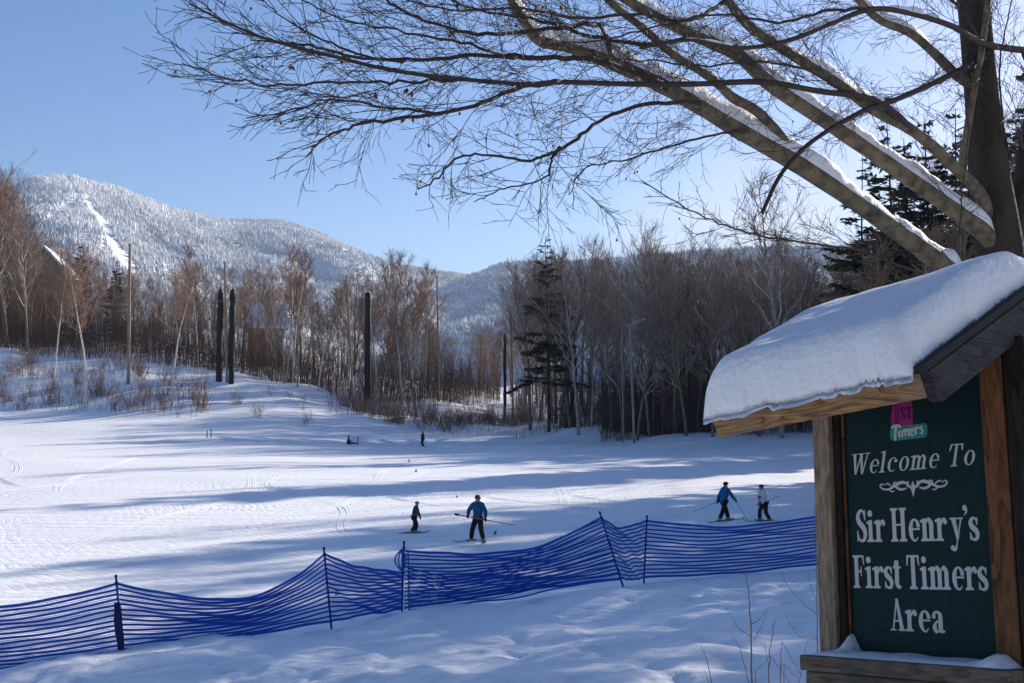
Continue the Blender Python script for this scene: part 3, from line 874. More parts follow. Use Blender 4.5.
tag(mb.build('ski_tracks', M['snow'], None, True), 'curved ski tracks crossing each other on the groomed run', 'ski tracks', kind='stuff')

# ------------------------------------------------------------------ beech in front
def rv(): return rng.normal(size=3)


def unit(v): return v / (np.linalg.norm(v) + 1e-9)


beech = empty('beech_tree', on(1008, 10.2), 'big bare beech with snowy limbs sweeping left above the roofed sign', 'tree')
BO = np.array(beech.location)
base_z = BO[2]


def px3(L): return np.array([W(*p) for p in L])


tr = crom(px3([(1012, 700, 10.2), (1008, 560, 10.2), (1004, 420, 10.15), (1001, 330, 10.1), (1001, 260, 10.1), (990, 180, 10.05), (982, 100, 10.0), (976, 30, 9.95), (968, -40, 9.9), (955, -140, 9.8), (950, -260, 9.7), (942, -480, 9.6), (948, -760, 9.6), (940, -1000, 9.6)]), 6)
tr[0, 2] = base_z - .2
zz = np.linspace(0, 1, len(tr))
trr = np.interp(zz, [0, .077, .31, .385, .46, .615, .77, 1], [.30, .24, .205, .18, .145, .13, .09, .015])
mb = MB(); mb.tube(tr - BO, trr, 14)
mb.tube(crom(px3([(1001, 330, 10.2), (1020, 200, 10.35), (1040, 80, 10.5), (1075, -60, 10.6), (1120, -300, 10.8), (1150, -520, 10.8)]), 6) - BO, np.linspace(.11, .015, 31), 10)
mb.build('trunk', M['trunkdark'], beech, True)
LIMBS = [   # traced limbs: points (px, py, D), radius at both ends, snow depth on top
    ([(1006, 350, 10.15), (975, 295, 9.98), (940, 263, 9.8), (877, 217, 9.5), (805, 168, 9.1), (741, 131, 8.8), (673, 91, 8.4), (614, 63, 8.1), (569, 47, 7.9), (538, 39, 7.7), (521, 17, 7.6), (508, -6, 7.5), (495, -40, 7.4)], .125, .022, 1.05),
    ([(1006, 285, 10.15), (990, 240, 10.0), (959, 213, 9.85), (895, 168, 9.6), (832, 125, 9.3), (773, 86, 9.0), (737, 54, 8.8), (696, 36, 8.6), (660, 18, 8.4), (628, 0, 8.2), (600, -22, 8.0)], .105, .035, 1.0),
    ([(1002, 245, 10.12), (991, 222, 10.0), (979, 193, 9.85), (950, 163, 9.6), (913, 131, 9.3), (873, 109, 9.0), (832, 79, 8.7), (787, 52, 8.4), (750, 27, 8.1), (728, 0, 7.9), (705, -35, 7.7)], .062, .03, .25),
    ([(800, 168, 9.1), (787, 145, 9.0), (759, 113, 8.8), (732, 97, 8.6), (710, 77, 8.4), (673, 54, 8.1), (642, 27, 7.9), (614, 5, 7.7), (590, -20, 7.5)], .05, .022, .1),
    ([(990, 55, 9.95), (981, 59, 9.8), (936, 82, 9.3), (895, 100, 8.9), (859, 113, 8.5), (814, 140, 8.1), (790, 163, 7.9), (777, 181, 7.8), (762, 213, 7.7)], .030, .012, .0),
    ([(1060, 52, 10.2), (1022, 50, 9.9), (981, 43, 9.5), (954, 27, 9.2), (913, 14, 8.8), (873, 9, 8.5), (832, 23, 8.2), (790, 40, 7.9), (740, 48, 7.6), (690, 40, 7.3), (640, 48, 7.0)], .035, .010, .15),
    ([(985, 90, 10.0), (959, 77, 9.9), (931, 50, 9.7), (909, 32, 9.5), (877, 18, 9.3), (850, -10, 9.1)], .052, .03, .6),
    ([(962, 168, 9.85), (964, 150, 9.75), (970, 113, 9.7), (981, 54, 9.7), (988, 0, 9.7), (992, -50, 9.7)], .042, .022, 0),
    ([(913, 131, 9.3), (893, 112, 9.0), (868, 98, 8.6), (818, 91, 8.2), (764, 82, 7.9), (696, 84, 7.5), (628, 84, 7.2), (560, 82, 6.9), (525, 84, 6.7), (461, 79, 6.4), (396, 71, 6.1), (332, 56, 5.9), (267, 39, 5.7), (224, 21, 5.6), (190, 4, 5.5)], .030, .005, .1),
    ([(673, 91, 8.4), (640, 74, 8.0), (598, 60, 7.6), (547, 58, 7.3), (482, 56, 7.0), (418, 60, 6.7), (353, 56, 6.4), (300, 44, 6.2), (250, 40, 6.1)], .026, .004, 0),
    ([(560, 82, 6.9), (525, 86, 6.7), (482, 103, 6.4), (439, 114, 6.2), (375, 122, 6.0), (345, 129, 5.9), (323, 139, 5.85), (306, 157, 5.8)], .018, .004, 0),
    ([(700, 104, 8.4), (691, 102, 8.3), (650, 104, 8.0), (605, 118, 7.7), (572, 142, 7.4), (547, 155, 7.2), (525, 161, 7.0), (487, 155, 6.8), (456, 159, 6.6), (435, 180, 6.5), (418, 189, 6.4)], .020, .004, 0),
    ([(560, 147, 7.3), (551, 159, 7.2), (547, 176, 7.1), (504, 189, 6.9), (474, 202, 6.8)], .010, .003, 0),
    ([(960, 285, 9.85), (904, 267, 9.3), (854, 249, 8.9), (787, 240, 8.5), (741, 231, 8.2), (696, 213, 7.9), (642, 181, 7.6)], .013, .004, 0),
    ([(741, 131, 8.7), (719, 134, 8.5), (673, 145, 8.2), (628, 159, 7.9), (587, 168, 7.6), (569, 195, 7.4)], .012, .003, 0),
    ([(461, 79, 6.4), (400, 82, 6.2), (340, 82, 6.0), (289, 86, 5.8), (246, 82, 5.7), (210, 74, 5.6), (182, 63, 5.55)], .010, .003, 0),
    ([(439, 114, 6.2), (375, 105, 6.0), (332, 99, 5.9), (289, 110, 5.8), (246, 118, 5.7)], .009, .003, 0),
    ([(614, 63, 8.1), (600, 26, 7.8), (560, 28, 7.5), (487, 34, 7.2), (435, 24, 6.9), (400, 9, 6.7), (370, -15, 6.6)], .022, .006, 0),
    ([(547, 58, 7.3), (512, 58, 7.1), (461, 43, 6.8), (396, 30, 6.5), (349, 21, 6.3), (302, 0, 6.1)], .013, .004, 0),
    ([(418, 60, 6.7), (383, 60, 6.5), (332, 43, 6.3), (289, 21, 6.1), (259, -2, 6.0)], .010, .003, 0),
    ([(332, 56, 5.9), (290, 45, 5.8), (235, 30, 5.7), (205, 8, 5.6)], .007, .003, 0),
    ([(728, 0, 7.9), (690, 20, 7.5), (640, 14, 7.2), (580, 18, 6.9), (520, 8, 6.6), (450, 10, 6.4), (380, -8, 6.2)], .016, .004, 0),
    ([(696, 36, 8.6), (650, 44, 8.2), (600, 38, 7.9), (540, 20, 7.6), (480, 10, 7.3), (430, -10, 7.1)], .018, .006, 0),
    ([(873, 9, 8.5), (830, 10, 8.2), (780, 22, 7.9), (720, 14, 7.6), (660, 26, 7.3), (600, 40, 7.0), (540, 44, 6.8)], .014, .004, 0),
    ([(895, 100, 8.9), (850, 92, 8.5), (800, 68, 8.1), (750, 62, 7.8), (700, 66, 7.5), (640, 60, 7.2), (580, 62, 7.0)], .013, .004, 0),
    ([(981, 43, 9.5), (960, 10, 9.3), (925, -20, 9.1)], .02, .01, 0),
    ([(1010, 160, 10.0), (1003, 120, 9.8), (1000, 60, 9.7), (1012, 0, 9.7)], .012, .006, 0),
    ([(1022, 50, 9.9), (1035, 90, 9.7), (1030, 140, 9.6)], .012, .004, 0),
    ([(958, 240, 9.8), (962, 200, 9.6), (968, 120, 9.5), (962, 60, 9.5)], .008, .004, 0),
]
tw = MB(); limb_big = []; snow_b = []
lf = MB(); nleaf = [0]


def twig(P0, d, L, r, lev):
    n = 4 if lev > 1 else 6
    d = unit(d)
    P = [np.array(P0)]
    bend = rv() * .34; bend[2] += .12
    for i in range(n):
        d = unit(d + bend * .10 + rv() * (.10 if lev < 3 else .06))
        P.append(P[-1] + d * L / n)
    P = np.array(P)
    tw.tube(P - BO, np.linspace(r, max(r * .55, .0015), n + 1), 3, cap=False)
    if lev < 3:
        q = crom(P, 3)
        m = max(2, int(L / (.085 if lev == 1 else .06)))
        spray(q, m, lev + 1, .25, L)
    elif rng.random() < .012:
        lf.ell(P[-1] - BO, (.007, .007, .010), 5, 4)


def spray(q, m, lev, f0, Lp):
    T = np.gradient(q, axis=0)
    flat = unit(np.array([0, 0, 1.0]) + rv() * .55)
    for k in range(m):
        f = f0 + (1 - f0) * (k + rng.random() * .8) / m
        i = min(len(q) - 1, int(f * (len(q) - 1)))
        t = unit(T[i]); s_ = 1 if k % 2 else -1
        N = unit(np.cross(t, flat) * s_ + rv() * .35)
        an = R(rng.uniform(22, 46))
        d = t * math.cos(an) + N * math.sin(an)
        if lev == 1: L = rng.uniform(.4, .95) * (1.1 - .88 * f)
        elif lev == 2: L = Lp * rng.uniform(.25, .5) * (1.15 - .6 * f)
        else: L = rng.uniform(.05, .14)
        twig(q[i], d, L, [0, .0030, .0020, .0013][lev], lev)


for li, (pts, r0, r1, sn_) in enumerate(LIMBS):
    P = px3(pts); q = crom(P, 6)
    if r0 < .03: q[1:-1] += rng.normal(0, .005, (len(q) - 2, 3))
    rr = (r0 + (r1 - r0) * np.linspace(0, 1, len(q)) ** .8) * (.9 if r0 > .1 else 1)
    rr = rr * (1 + .16 * vn(np.arange(len(q)) * .21, np.full(len(q), li * 2.7), 81) + .10 * vn(np.arange(len(q)) * .8, np.full(len(q), li * 1.7), 82))
    if pts[-1][1] < 0 and r1 > .004:      # the limb goes on beyond the top of the photo
        d_ = unit(q[-1] - q[-5]); n_e = 14; ext = [q[-1]]
        for _ in range(n_e):
            d_ = unit(d_ + rv() * .05 + np.array([0, 0, .02])); ext.append(ext[-1] + d_ * (.07 + r1 * 5))
        q = np.vstack([q, ext[1:]]); rr = np.concatenate([rr, np.linspace(rr[-1], .003, n_e + 1)[1:]])
    if r0 > .025:
        mb = MB(); mb.tube(q - BO, rr, 12 if r0 > .05 else 8)
        o = mb.build('limb', M['beech' if r0 > .036 else 'twig'], beech, True)
        if sn_ >= .1:
            # snow lying along the upper side, in broken lengths
            ss = np.concatenate([[0], np.cumsum(np.linalg.norm(np.diff(q, axis=0), axis=1))])
            s2 = np.arange(.05, ss[-1] * .93, .035)
            C = np.column_stack([np.interp(s2, ss, q[:, k]) for k in range(3)]); r2 = np.interp(s2, ss, rr)
            T = np.gradient(C, axis=0); T /= np.linalg.norm(T, axis=1)[:, None]
            U = np.array([0, 0, 1.0]) - T * T[:, 2:3]; U /= np.linalg.norm(U, axis=1)[:, None]
            Sd = np.cross(T, U)
            cov = np.clip(vn(s2 * 1.7, np.full_like(s2, li * 3.3), 61) * 2.2 + sn_ * 1.5 - .35 + vn(s2 * 7, np.full_like(s2, li), 62) * .5, 0, 1)
            cov = np.minimum(cov, np.clip(np.minimum(s2 / .3, (s2[-1] - s2) / .3), 0, 1))
            mb2 = MB(); ring = 9
            th_ = np.linspace(-1, 1, ring)
            Vt = np.zeros((len(s2), ring, 3))
            for j, t in enumerate(th_):
                wv = r2 * .92 * np.clip(cov * 1.6, 0.02, 1)
                hgt = (.035 + r2 * .75) * (1 + .5 * vn(s2 * 4, np.full_like(s2, 9.1 * li), 63) + .3 * vn(s2 * 14, np.full_like(s2, 3.1), 64)) * cov
                x = t * wv; y = np.sqrt(np.maximum(r2 ** 2 - x ** 2, 0)) * .93 + hgt * max(0, 1 - abs(t) ** 2.6) - (1 - np.clip(cov * 4, 0, 1)) * r2 * .5
                Vt[:, j] = C + Sd * x[:, None] + U * y[:, None]
            mb2.grid(Vt - BO)
            mb2.build('limb_snow', M['snow'], o, True)
    else:
        tw.tube(q - BO, rr, 5, cap=False)
    Ltot = np.sum(np.linalg.norm(np.diff(q, axis=0), axis=1))
    if r0 > .1: spray(q, int(Ltot * 1.5), 1, .5, Ltot)
    elif r0 > .04: spray(q, int(Ltot * 2.2), 1, .4, Ltot)
    else: spray(q, int(Ltot * 10), 1, .10, Ltot)
tw.build('twigs', M['twig'], beech, False)
for (px_, py_, d_) in ((341, 57, 5.95), (375, 92, 6.1), (408, 88, 6.2), (412, 91, 6.2), (404, 116, 6.1), (412, 117, 6.1), (290, 65, 5.8), (560, 5, 6.9), (537, 6, 7), (457, 2, 6.6), (453, 32, 6.7), (375, 92, 6)):
    p = W(px_, py_, d_)
    for _ in range(2):
        d = unit(rv() * .5 + np.array([0, 0, -1])) * .045; s_ = unit(np.cross(d, rv())) * .011
        n_ = unit(np.cross(d, s_)) * .012
        V = np.array([p, p + d * .4 + s_, p + d * .5 + n_, p + d * .4 - s_, p + d])
        lf.add(V - BO, None, [[0, 1, 2], [0, 2, 3], [1, 4, 2], [2, 4, 3]])
lf.build('dead_leaves', M['leafdead'], beech, False)


# ------------------------------------------------------------------ woodland prototypes
def grow(p, d, L, n, wander, up):
    P = [np.array(p, float)]; d = unit(np.array(d, float))
    for i in range(n):
        d = unit(d + rv() * wander + np.array([0, 0, up])); P.append(P[-1] + d * L / n)
    return np.array(P)


def hardwood(H, r, style):
    """style: 0 forest hardwood, 1 birch, 2 spindly young tree"""
    tk = MB(); cr = MB()
    first = {0: .30, 1: .46, 2: .2}[style]
    P = grow((0, 0, -.3), (rng.normal(0, .03), rng.normal(0, .03), 1), H * .96, 10, .05, .06)
    rr = np.interp(np.linspace(0, 1, 11), [0, .5, 1], [r, r * .62, .02])
    tk.tube(P, rr, 7)
    nb = {0: 24, 1: 22, 2: 18}[style]
    az = rng.random() * 6
    for k in range(nb):
        f = first + (1 - first) * (k + rng.random()) / nb
        p = P[0] + 0; i = f * 10; i0 = min(9, int(i)); p = P[i0] + (P[i0 + 1] - P[i0]) * (i - i0)
        az += 2.4 + rng.normal(0, .4)
        an = R({0: rng.uniform(26, 52), 1: rng.uniform(28, 60), 2: rng.uniform(18, 40)}[style])
        L = {0: (1 - f) * H * .58 + H * .09, 1: (1 - f) * H * .34 + H * .09, 2: (1 - f) * H * .3 + H * .06}[style] * rng.uniform(.6, 1.2)
        d = (math.cos(az) * math.sin(an), math.sin(az) * math.sin(an), math.cos(an))
        B = grow(p, d, L, 5, .15, .13)
        rb = max(.026, r * .50 * (1 - f * .75))
        (tk if (rb > .045) else cr).tube(B, np.linspace(rb, .012, 6), 4, cap=False)
        ns = 9 if style == 0 else 8
        for s_ in range(ns):
            g_ = .2 + .8 * (s_ + rng.random()) / ns; i = g_ * 5; i0 = min(4, int(i)); p2 = B[i0] + (B[i0 + 1] - B[i0]) * (i - i0)
            t = unit(B[i0 + 1] - B[i0]); d2 = unit(t + rv() * .62 + np.array([0, 0, .25]))
            L2 = L * rng.uniform(.22, .48) * (1.2 - .5 * g_)
            C = grow(p2, d2, L2, 3, .12, .08)
            cr.tube(C, np.linspace(.018, .012, 4), 3, cap=False)
            for u_ in range(3 if style == 0 else 4):
                h_ = .15 + .85 * rng.random(); i = h_ * 3; i1 = min(2, int(i)); p3 = C[i1] + (C[i1 + 1] - C[i1]) * (i - i1)
                d3 = unit(unit(C[i1 + 1] - C[i1]) + rv() * .55 + np.array([0, 0, .2]))
                cr.tube(grow(p3, d3, rng.uniform(.4, 1.15), 2, .1, .05), [.013, .011, .008], 3, cap=False)
    return tk, cr


def conifer(H, r, wid, loose):
    tk = MB(); cr = MB()
    P = grow((0, 0, -.3), (0, 0, 1), H, 8, .015, .05)
    tk.tube(P, np.linspace(r, .02, 9), 7)
    z = H * (.10 if loose < .2 else .26); az = 0
    while z < H * .99:
        f = z / H
        for k in range(5 if f < .85 else 3):
            az += 1.35 + rng.normal(0, .3)
            L = wid * (1 - f) ** .8 * rng.uniform(.55, 1.15) + .15
            if rng.random() < loose: continue
            p = P[0] + (P[-1] - P[0]) * f
            d = np.array([math.cos(az), math.sin(az), rng.uniform(-.25, .15) + f * .4])
            B = grow(p, d, L, 4, .06, -.03)
            tk.tube(B, np.linspace(.03, .01, 5), 3, cap=False)
            nn = int(14 + L * 34)
            g_ = np.sqrt(rng.random(nn)) * 4
            i0 = np.minimum(3, g_.astype(int)); pp = B[i0] + (B[i0 + 1] - B[i0]) * (g_ - i0)[:, None]
            t = unit(d); side = unit(np.cross(t, [0, 0, 1.0]))
            sg = rng.choice([-1, 1], nn)
            ll = rng.uniform(.2, .62, nn) * (1.25 - g_ / 8) * min(1.5, .6 + L * .4)
            dv = side[None] * sg[:, None] * rng.uniform(.5, 1, nn)[:, None] + t[None] * rng.uniform(.3, 1, nn)[:, None] + rng.normal(0, .18, (nn, 3)) + np.array([0, 0, -.22])
            dv /= np.linalg.norm(dv, axis=1)[:, None]
            wv = np.cross(dv, np.array([0, 0, 1.0]) + rng.normal(0, .4, (nn, 3))); wv /= np.linalg.norm(wv, axis=1)[:, None]
            tip = pp + dv * ll[:, None]; mid = pp + dv * ll[:, None] * .45
            V = np.stack([pp, mid + wv * ll[:, None] * .17, tip, mid - wv * ll[:, None] * .17], 1).reshape(-1, 3)
            cr.add(V, np.arange(nn * 4).reshape(-1, 4))
        z += H * .032 * rng.uniform(.7, 1.3)
    return tk, cr


def shrub(H, n, spread):
    cr = MB()
    for k in range(n):
        az = rng.random() * 6.28; an = rng.uniform(.05, spread)
        B = grow((rng.normal(0, .15 * H), rng.normal(0, .15 * H), -.1), (math.cos(az) * an, math.sin(az) * an, 1), H * rng.uniform(.5, 1.1), 4, .1, .03)
        cr.tube(B, np.linspace(.016, .006, 5), 3, cap=False)
        for s_ in range(5):
            i0 = rng.integers(1, 5); p = B[i0]
            cr.tube(grow(p, unit(B[i0] - B[i0 - 1]) + rv() * .55, H * rng.uniform(.15, .4), 2, .1, .05), [.009, .007, .005], 3, cap=False)
    return cr


PROTO = {}
HT = {}
used = set()


def proto(kind, i):
    key = (kind, i)
    if key in PROTO: return PROTO[key]
    s = {'hardwood': ('bare_tree', 'tree'), 'grey': ('bare_tree', 'tree'), 'birch': ('birch_tree', 'tree'), 'young': ('young_tree', 'tree'), 'spruce': ('spruce_tree', 'tree'), 'hemlock': ('hemlock_tree', 'tree'), 'shrub': ('bare_shrub', 'shrub')}[kind]
    e = empty(s[0], (0, 0, 0), 'x', s[1])
    if kind == 'shrub':
        crb = shrub(1.3 + .3 * i, 16, .6); tk = None
    elif kind in ('spruce', 'hemlock'):
        tk, crb = conifer(14 if kind == 'spruce' else 19, .18, 2.9 if kind == 'spruce' else 5.0, .05 if kind == 'spruce' else .38)
    else:
        tk, crb = hardwood({'hardwood': 20, 'grey': 21, 'birch': 16, 'young': 11}[kind], {'hardwood': .21, 'grey': .20, 'birch': .13, 'young': .065}[kind], {'hardwood': 0, 'grey': 0, 'birch': 1, 'young': 2}[kind])
    ch = []
    if tk: ch.append(tk.build('trunk', M[{'hardwood': 'bark1', 'grey': 'bark2', 'birch': 'birch', 'young': 'bark1', 'spruce': 'trunkdark', 'hemlock': 'trunkdark'}[kind]], e, True))
    ch.append(crb.build('crown', M[{'hardwood': 'crown1', 'grey': 'crown2', 'birch': 'crownred', 'young': 'crownred', 'spruce': 'needle', 'hemlock': 'needle', 'shrub': 'crownred'}[kind]], e, False))
    zs = np.concatenate([np.array([v.co.z for v in c.data.vertices]) for c in ch])
    HT[key] = float(np.percentile(zs, 99.6))
    PROTO[key] = (e, ch)
    return PROTO[key]


NV = dict(hardwood=5, grey=4, birch=4, young=4, spruce=2, hemlock=2, shrub=4)


def plant(kind, p, h, label, group):
    """h: height wanted"""
    i = int(rng.integers(NV[kind]))
    e, ch = proto(kind, i)
    s = h / HT[(kind, i)]; rz = rng.uniform(0, 6.28)
    if (kind, i) not in used:
        used.add((kind, i))
        e.location = Vector([float(q) for q in p]); e.rotation_euler = (0, 0, rz); e.scale = (s, s, s); e['label'] = label; e['group'] = group
        return e
    return copy_tree(e, ch, p, rz, s, label, group)


def ptop(px, ytop, D, kind, label, group):
    """a tree standing at distance D whose tip is seen at ytop"""
    p = on(px, D); h = W(px, ytop, D)[2] - p[2]
    return plant(kind, p, max(h, 1.0), label, group)


# left wood: skyline of the tops
def sky_left(px): return np.interp(px, [-80, 0, 25, 60, 110, 170, 230, 300, 360, 410, 440, 480, 520], [150, 160, 215, 235, 250, 245, 255, 250, 258, 262, 318, 326, 326])


LW = 'trees of the wood on the left bank'
# single trees that stand out
ptop(4, 146, 168, 'hardwood', 'tall grey brown bare tree at the left edge of the photo', LW)
ptop(-14, 165, 166, 'hardwood', 'bare tree at the very left edge, half cut off by the photo', LW)
ptop(24, 195, 170, 'grey', 'slim bare tree just right of the tall edge tree on the left', LW)
ptop(84, 245, 141, 'birch', 'white birch standing alone on the open bank below the gabled house', LW)
ptop(52, 255, 150, 'birch', 'thin pale birch left of the gabled house roof', LW)
ptop(171, 262, 143, 'birch', 'white birch between the tall bare pole and the black padded poles', LW)
ptop(196, 245, 172, 'birch', 'tall birch with a feathery top just left of the black padded poles', LW)
ptop(285, 236, 170, 'birch', 'tall birch breaking the mountain skyline right of the black padded poles', LW)
ptop(292, 248, 168, 'birch', 'second tall birch close beside the skyline birch', LW)
ptop(402, 250, 172, 'birch', 'forked birch with the highest feathery top left of the bare far pole', LW)
ptop(412, 247, 174, 'birch', 'birch whose top stands above the far mountain shoulder', LW)
ptop(376, 275, 168, 'birch', 'leaning pale birch right of the thick black post', LW)
ptop(422, 262, 178, 'birch', 'slim birch immediately left of the bare far pole', LW)
ptop(75, 247, 188, 'spruce', 'dark spruce beside the gabled house on the left', LW)
ptop(112, 262, 196, 'spruce', 'dark spruce top right of the gabled house', LW)
ptop(560, 398, 165, 'hemlock', 'small green fir at the foot of the dark right wood', LW)
ptop(553, 404, 162, 'hemlock', 'little bushy fir growing on the snow edge by the far pole', LW)
kinds = ['hardwood', 'young', 'birch', 'birch', 'grey', 'young', 'birch']
n = 0
for row, (D0, D1, cnt, dy) in enumerate(((166, 176, 38, 30), (176, 188, 44, 18), (189, 204, 42, 8), (206, 235, 38, 3))):
    for k in range(cnt):
        px_ = -60 + (k + rng.random()) / cnt * 560
        D = rng.uniform(D0, D1)
        if px_ < 205: D = max(D + 5, 173)
        if 425 < px_ < 500 and D < 200: D += 40
        if 440 < px_: D = max(D, 205)
        kd = kinds[rng.integers(len(kinds))]
        top = sky_left(px_) + abs(rng.normal(0, 16)) + dy + (24 if kd == 'young' else 0) + 3
        ptop(px_, top, D, kd, {'hardwood': 'brown bare hardwood within the thick wood on the left bank', 'grey': 'grey bare hardwood within the thick wood on the left bank', 'birch': 'pale stemmed birch within the thick wood on the left bank', 'young': 'spindly russet young tree within the thick wood on the left bank'}[kd], LW)


for px_, yt_, kd_ in ((14, 228, 'hardwood'), (30, 250, 'birch'), (38, 262, 'young'), (46, 268, 'birch'), (58, 266, 'hardwood'), (66, 262, 'young'), (22, 240, 'grey'), (10, 170, 'hardwood'), (34, 258, 'hardwood')):
    ptop(px_, yt_, rng.uniform(176, 196), kd_, {'hardwood': 'brown bare hardwood growing in front of the gabled house', 'grey': 'grey bare hardwood growing in front of the gabled house', 'birch': 'pale birch growing in front of the gabled house', 'young': 'spindly russet young tree growing in front of the gabled house'}[kd_], LW)


# right wood
def sky_right(px): return np.interp(px, [500, 520, 545, 580, 620, 640, 668, 690, 720, 760, 800, 850, 900, 1100], [285, 260, 236, 232, 242, 236, 220, 234, 233, 231, 232, 230, 228, 228])


RW = 'trees of the dark wood on the right'
ptop(549, 240, 158, 'hemlock', 'tall loose hemlock at the left end of the dark right wood', RW)
for px_, yt_ in ((530, 258), (566, 242), (560, 262)):
    ptop(px_, yt_, 161, 'hardwood', 'brown bare hardwood in front of the tall loose hemlock', RW)
ptop(524, 250, 176, 'grey', 'slim bare tree at the very left end of the right wood', RW)
ptop(690, 262, 165, 'hemlock', 'dark hemlock in the middle of the right wood', RW)
ptop(664, 218, 152, 'grey', 'tallest bare tree rising above the middle of the right wood', RW)
ptop(678, 226, 154, 'grey', 'tall fan crowned bare tree beside the tallest one in the right wood', RW)
ptop(900, 196, 62, 'spruce', 'dark spruce seen between the beech limbs above the sign roof', RW)
for px_, yt_, dd_ in ((868, 238, 58), (915, 222, 44), (940, 214, 40), (957, 226, 36)):
    ptop(px_, yt_, dd_, 'young', 'young russet bare tree behind the sign roof near the beech foot', RW)
for row, (D0, D1, cnt, dy, pa, pb) in enumerate(((142, 150, 24, 34, 610, 1000), (150, 158, 28, 16, 560, 1000), (159, 170, 32, 6, 520, 1010), (172, 186, 30, 2, 515, 1010), (190, 215, 28, 2, 510, 1010))):
    for k in range(cnt):
        px_ = pa + (k + rng.random()) / cnt * (pb - pa); D = rng.uniform(D0, D1)
        if px_ < 560: D = max(D, 172)
        kd = ['hardwood', 'grey', 'grey', 'hardwood', 'grey', 'hardwood', 'young', 'hemlock', 'grey', 'hardwood', 'grey', 'grey', 'hardwood', 'grey', 'hardwood', 'hardwood', 'grey', 'young', 'grey', 'hardwood', 'grey', 'hardwood'][rng.integers(22)]
        top = sky_right(px_) + abs(rng.normal(0, 21)) + dy + (60 if kd == 'young' else 30 if kd == 'hemlock' else 0)
        ptop(px_, top, D, kd, {'hardwood': 'brown bare hardwood within the dark wood on the right', 'grey': 'grey bare hardwood within the dark wood on the right', 'hemlock': 'dark hemlock hidden within the dark wood on the right', 'young': 'spindly young tree within the dark wood on the right'}[kd], RW)

# trees along the right side of the run; their shadows cross the snow
SW = 'trees along the right side of the run'
for (x, y, h, kd) in SHADE if 'SHADE' in globals() else [
        # (x, y, height, kind) : band of shadow in the middle of the run
        (44, 119, 25, 'hemlock'), (39, 115, 25, 'hemlock'), (47, 122, 26, 'hemlock'), (56, 132, 26, 'hemlock'), (62, 138, 26, 'hemlock'), (41, 91, 23, 'hemlock'), (47, 97, 24, 'hemlock'), (53, 103, 25, 'hemlock'), (41, 117, 23, 'hemlock'), (50, 127, 25, 'hemlock'), (33, 141, 24, 'grey'), (47, 152, 26, 'hemlock'), (56, 160, 26, 'hemlock'), (66, 163, 26, 'hemlock'), (76, 165, 26, 'hemlock'), (86, 165, 26, 'hemlock'), (71, 158, 25, 'hardwood'), (81, 160, 25, 'grey'), (48, 125, 25, 'grey'), (53, 128, 24, 'hemlock'), (58, 135, 25, 'hardwood'),
        # broad band nearer
        (44, 94, 22, 'hemlock'), (50, 98, 24, 'hemlock'), (47, 100, 23, 'grey'), (54, 106, 24, 'hardwood'), (43, 89, 22, 'hardwood'),
        # behind the fence
        (40, 81, 21, 'hemlock'), (46, 86, 22, 'hardwood'), (38, 76, 20, 'grey'), (44, 80, 21, 'hemlock'),
        # bank
        (34, 62, 19, 'hemlock'), (39, 70, 19, 'hemlock'), (31, 56, 18, 'hardwood'), (36, 58, 19, 'hemlock'), (29, 48, 17, 'hemlock'), (33, 50, 18, 'grey'),
        (28, 42, 14, 'hardwood'), (24, 37, 13, 'hemlock'), 
        (16, 21, 9.0, 'spruce'), (14, 17.3, 8.6, 'spruce'), (18.5, 26, 9.6, 'spruce'), (13.6, 14.6, 8.0, 'spruce'), (17, 30, 10, 'hemlock'), (27, 55, 18, 'hemlock'), (23, 44, 16, 'grey'), (34, 55, 19, 'grey'), (27, 37, 15, 'hemlock'), (20, 34, 13, 'grey'), (23, 28.5, 11, 'spruce'), (36, 66, 20, 'hemlock'), (42, 74, 21, 'hemlock'), (15.5, 19, 9.5, 'spruce'), (18, 21.5, 9.6, 'spruce'), (20, 23.5, 10.4, 'hemlock'), (25, 49, 17, 'hemlock'), (21, 39, 14, 'grey'), (31, 41, 14, 'hemlock'), (21, 29.5, 10.5, 'hemlock')]:
    plant(kd, np.array([x, y, G(x, y)]), h * (1.36 if y > 32 else 1.1), {'hemlock': 'dark hemlock standing along the right side of the run', 'grey': 'grey bare tree standing along the right side of the run', 'hardwood': 'brown bare tree standing along the right side of the run', 'spruce': 'young spruce standing on the bank behind the sign'}[kd], SW)

for (x, y, h) in ((-15, -9, 17), (-9, -7, 16), (-4, -9, 18), (1, -7.5, 17), (6, -8, 17), (11, -6, 16), (-1, -14, 19), (-12, -15, 19), (15, -1, 15), (-20, -3, 15)):  # unseen hemlocks added to cut the sky light on the sign roof
    plant('hemlock', np.array([x, y, G(x, y)]), h, 'added unseen hemlock behind the viewpoint that blocks sky light', 'added unseen hemlocks behind the viewpoint')

# shrubs on the run edge
SG = 'bare shrubs along the left edge of the run'
for k in range(165):
    zone = rng.random()
    if zone < .45: px_, D = rng.uniform(-10, 205), rng.uniform(139, 160)
    elif zone < .53: px_, D = rng.uniform(210, 330), rng.uniform(142, 158)
    else: px_ = rng.uniform(345, 540); D = np.interp(px_, [345, 440, 540], [158, 160, 172]) + rng.uniform(-5, 5)
    lab = 'low bare shrub in the snow on the far left bank' if px_ < 205 else 'sparse bare shrub on the open snow below the black padded poles' if px_ < 340 else 'russet bare shrub on the snowy edge below the far poles'
    plant('shrub', on(px_, D), rng.uniform(1.6, 3.8) * (.6 if 205 <= px_ < 340 else 1), lab, SG)


